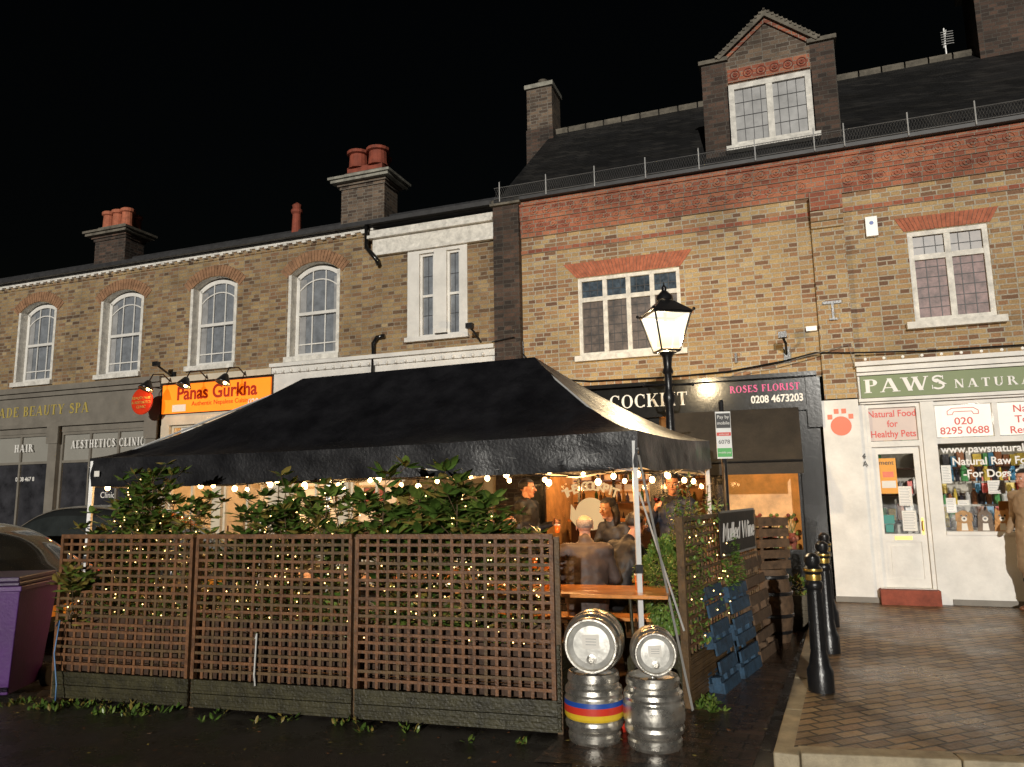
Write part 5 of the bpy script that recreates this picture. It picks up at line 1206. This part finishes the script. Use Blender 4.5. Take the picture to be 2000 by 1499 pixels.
mb=MB();b0=onf(.12,-.05);mb.tube([(b0.x-.05,b0.y,.62),(b0.x-.0,b0.y-.03,.68),(b0.x-.03,b0.y-.03,.4),(b0.x+.02,b0.y-.05,.15),(b0.x+.04,b0.y-.08,.02)],.006,"hose_blue",6);mb.obj("blue_hose",smooth=True)
mb=MB();b0=onf(2.05,-.04);mb.tube([(b0.x,b0.y,.58),(b0.x+.01,b0.y,.62),(b0.x,b0.y,.3),(b0.x+.01,b0.y,.22)],.007,"strap_white",6);mb.obj("cable_tie")
# ================================================================== CARS
def car(name,loc,yaw,L=4.3,Wd=.88,Hh=1.48):
    par=empty(name,Matrix.Translation(V3(loc))@Matrix.Rotation(yaw,4,'Z'));mb=MB()
    st=[(0,.62,.72,.72,.55),(.04,.74,.80,.80,.60),(.13,.83,.88,.88,.7),(.25,.87,.96,.98,.72),(.30,.88,.98,1.02,.72),(.42,.88,.99,1.40,.60),(.52,.88,.99,1.48,.60),(.68,.88,.99,1.47,.60),(.82,.87,1.0,1.38,.58),(.93,.84,1.0,1.05,.62),(.98,.78,.92,.94,.6),(1,.68,.8,.8,.55)]
    secs=[]
    for f,w_,belt,roof,rw in st:
        w_=w_*Wd/.88;k=Hh/1.48;zl=.22 if .03<f<.97 else .35
        secs.append([(x,y*1,z*(k if z>.5 else 1)) for x,y,z in [((f-.5)*L,w_*.92,zl),((f-.5)*L,w_,.5),((f-.5)*L,w_*.98,belt-.12),((f-.5)*L,w_*.93,belt),((f-.5)*L,min(rw,w_*.93)+.02,max(belt,roof-.06)),((f-.5)*L,min(rw,w_*.9)-.10,roof),((f-.5)*L,0,roof+.015)]])
    n=len(secs[0])
    for i in range(len(secs)-1):
        for j in range(n-1):
            for s_ in (1,-1):
                q=[secs[i][j],secs[i+1][j],secs[i+1][j+1],secs[i][j+1]];q=[(a,b*s_,c) for a,b,c in q]
                if s_<0: q=q[::-1]
                m_="car_paint"
                if j==3 and 4<=i<=8: m_="car_glass"
                if j>=4 and i in (4,8): m_="car_glass"
                mb.add(q,[(0,1,2,3)],m_)
    for i in (0,-1):
        s_=secs[i];pts=[(a,b,c) for a,b,c in s_]+[(a,-b,c) for a,b,c in s_[::-1]];mb.add(pts,[tuple(range(len(pts)))],"car_paint")
    me=bpy.data.meshes.new("bodywork");me.from_pydata(mb.v,[],mb.f)
    for m_ in mb.mats: me.materials.append(MATS[m_])
    me.polygons.foreach_set("material_index",mb.mi);me.polygons.foreach_set("use_smooth",[True]*len(mb.f));me.update()
    o=bpy.data.objects.new("bodywork",me);COL.objects.link(o);o.parent=par
    wd=o.modifiers.new("w","WELD");wd.merge_threshold=.002;sb=o.modifiers.new("s","SUBSURF");sb.levels=2;sb.render_levels=2
    mb=MB()
    for x in (-L*.31,L*.30):
        for s_ in (-1,1):
            mb.lathe([(.2,-.0),(.33,-.0),(.335,.03),(.335,.19),(.31,.22),(.22,.22)],(x,s_*(Wd-.2),.33),"tyre",axis=(0,s_,0),seg=28);mb.lathe([(.22,.19),(.2,.16),(.05,.2),(0,.21)],(x,s_*(Wd-.2),.33),"wheel_alloy",axis=(0,s_,0),seg=28)
            mb.lathe([(.37,.185),(.385,.19),(.385,.21),(.36,.215)],(x,s_*(Wd-.2),.34),"black_gloss",axis=(0,s_,0),seg=28)
    for s_ in (-1,1):
        mb.ball((-L*.47,s_*Wd*.68,.68),.13,"headlamp",12,8,(.8,1.2,.6));mb.ball((L*.475,s_*Wd*.7,.82),.12,"tail_lamp",12,8,(.6,1,.9))
        mb.ball((-L*.17,s_*(Wd+.08),1.02),.11,"car_paint",10,7,(.7,1,.7));mb.box(-L*.02-.09,-L*.02+.09,s_*(Wd*.985)-.012,s_*(Wd*.985)+.012,.80,.83,"headlamp")
        mb.tube([(-L*.19,s_*Wd*.93,.985),(L*.33,s_*Wd*.93,.995)],.012,"wheel_alloy",5)
    mb.box(-L*.5-.01,-L*.5+.03,-.26,.26,.42,.53,"paper");mb.box(L*.5-.03,L*.5+.01,-.26,.26,.5,.61,"paper_orange")
    mb.obj("trim_and_wheels",par,smooth=True,autosmooth=True)
car("parked_car",(-6.95,8.55,0),math.radians(-14),L=4.3,Hh=1.50)
car("parked_car",(-6.25,10.95,0),math.radians(-18),L=4.4,Hh=1.64)
# ================================================================== LIGHT / WORLD / CAMERA
d=V3((.2,.98,0)).normalized()*math.cos(math.radians(11));d.z=-math.sin(math.radians(11))
sl=bpy.data.lights.new("camera_flash","SUN");sl.energy=2.75;sl.angle=math.radians(.5);sl.color=(1,.95,.86);so=bpy.data.objects.new("camera_flash",sl);COL.objects.link(so);so.rotation_euler=d.to_track_quat('-Z','Y').to_euler()  # parallel lamp standing in for the on-camera flash
W=bpy.data.worlds.new("World");SC.world=W;W.use_nodes=True;nt=W.node_tree;bg=nt.nodes["Background"];sk=N(nt,"ShaderNodeTexSky");sk.sky_type='NISHITA';sk.sun_disc=False;sk.sun_elevation=math.radians(2);sk.sun_rotation=math.radians(190)
nt.links.new(sk.outputs[0],bg.inputs[0]);bg.inputs[1].default_value=.0012
F=1440;p_=math.atan(215.5/F);r_=math.radians(.9)
fwv=V3((0,math.cos(p_),math.sin(p_)));upv=V3((0,-math.sin(p_),math.cos(p_)));rtv=V3((1,0,0))
R_=rtv*math.cos(r_)-upv*math.sin(r_);U_=upv*math.cos(r_)+rtv*math.sin(r_)
cam=bpy.data.cameras.new("camera");cam.sensor_width=36;cam.lens=36*F/2000;cam.clip_end=500;cam.clip_start=.05
co=bpy.data.objects.new("camera",cam);COL.objects.link(co);Mx=Matrix((R_,U_,-fwv)).transposed().to_4x4();Mx.translation=(0,0,1.7);co.matrix_world=Mx;SC.camera=co
SC.view_settings.view_transform='Standard';SC.view_settings.look='None';SC.view_settings.exposure=0
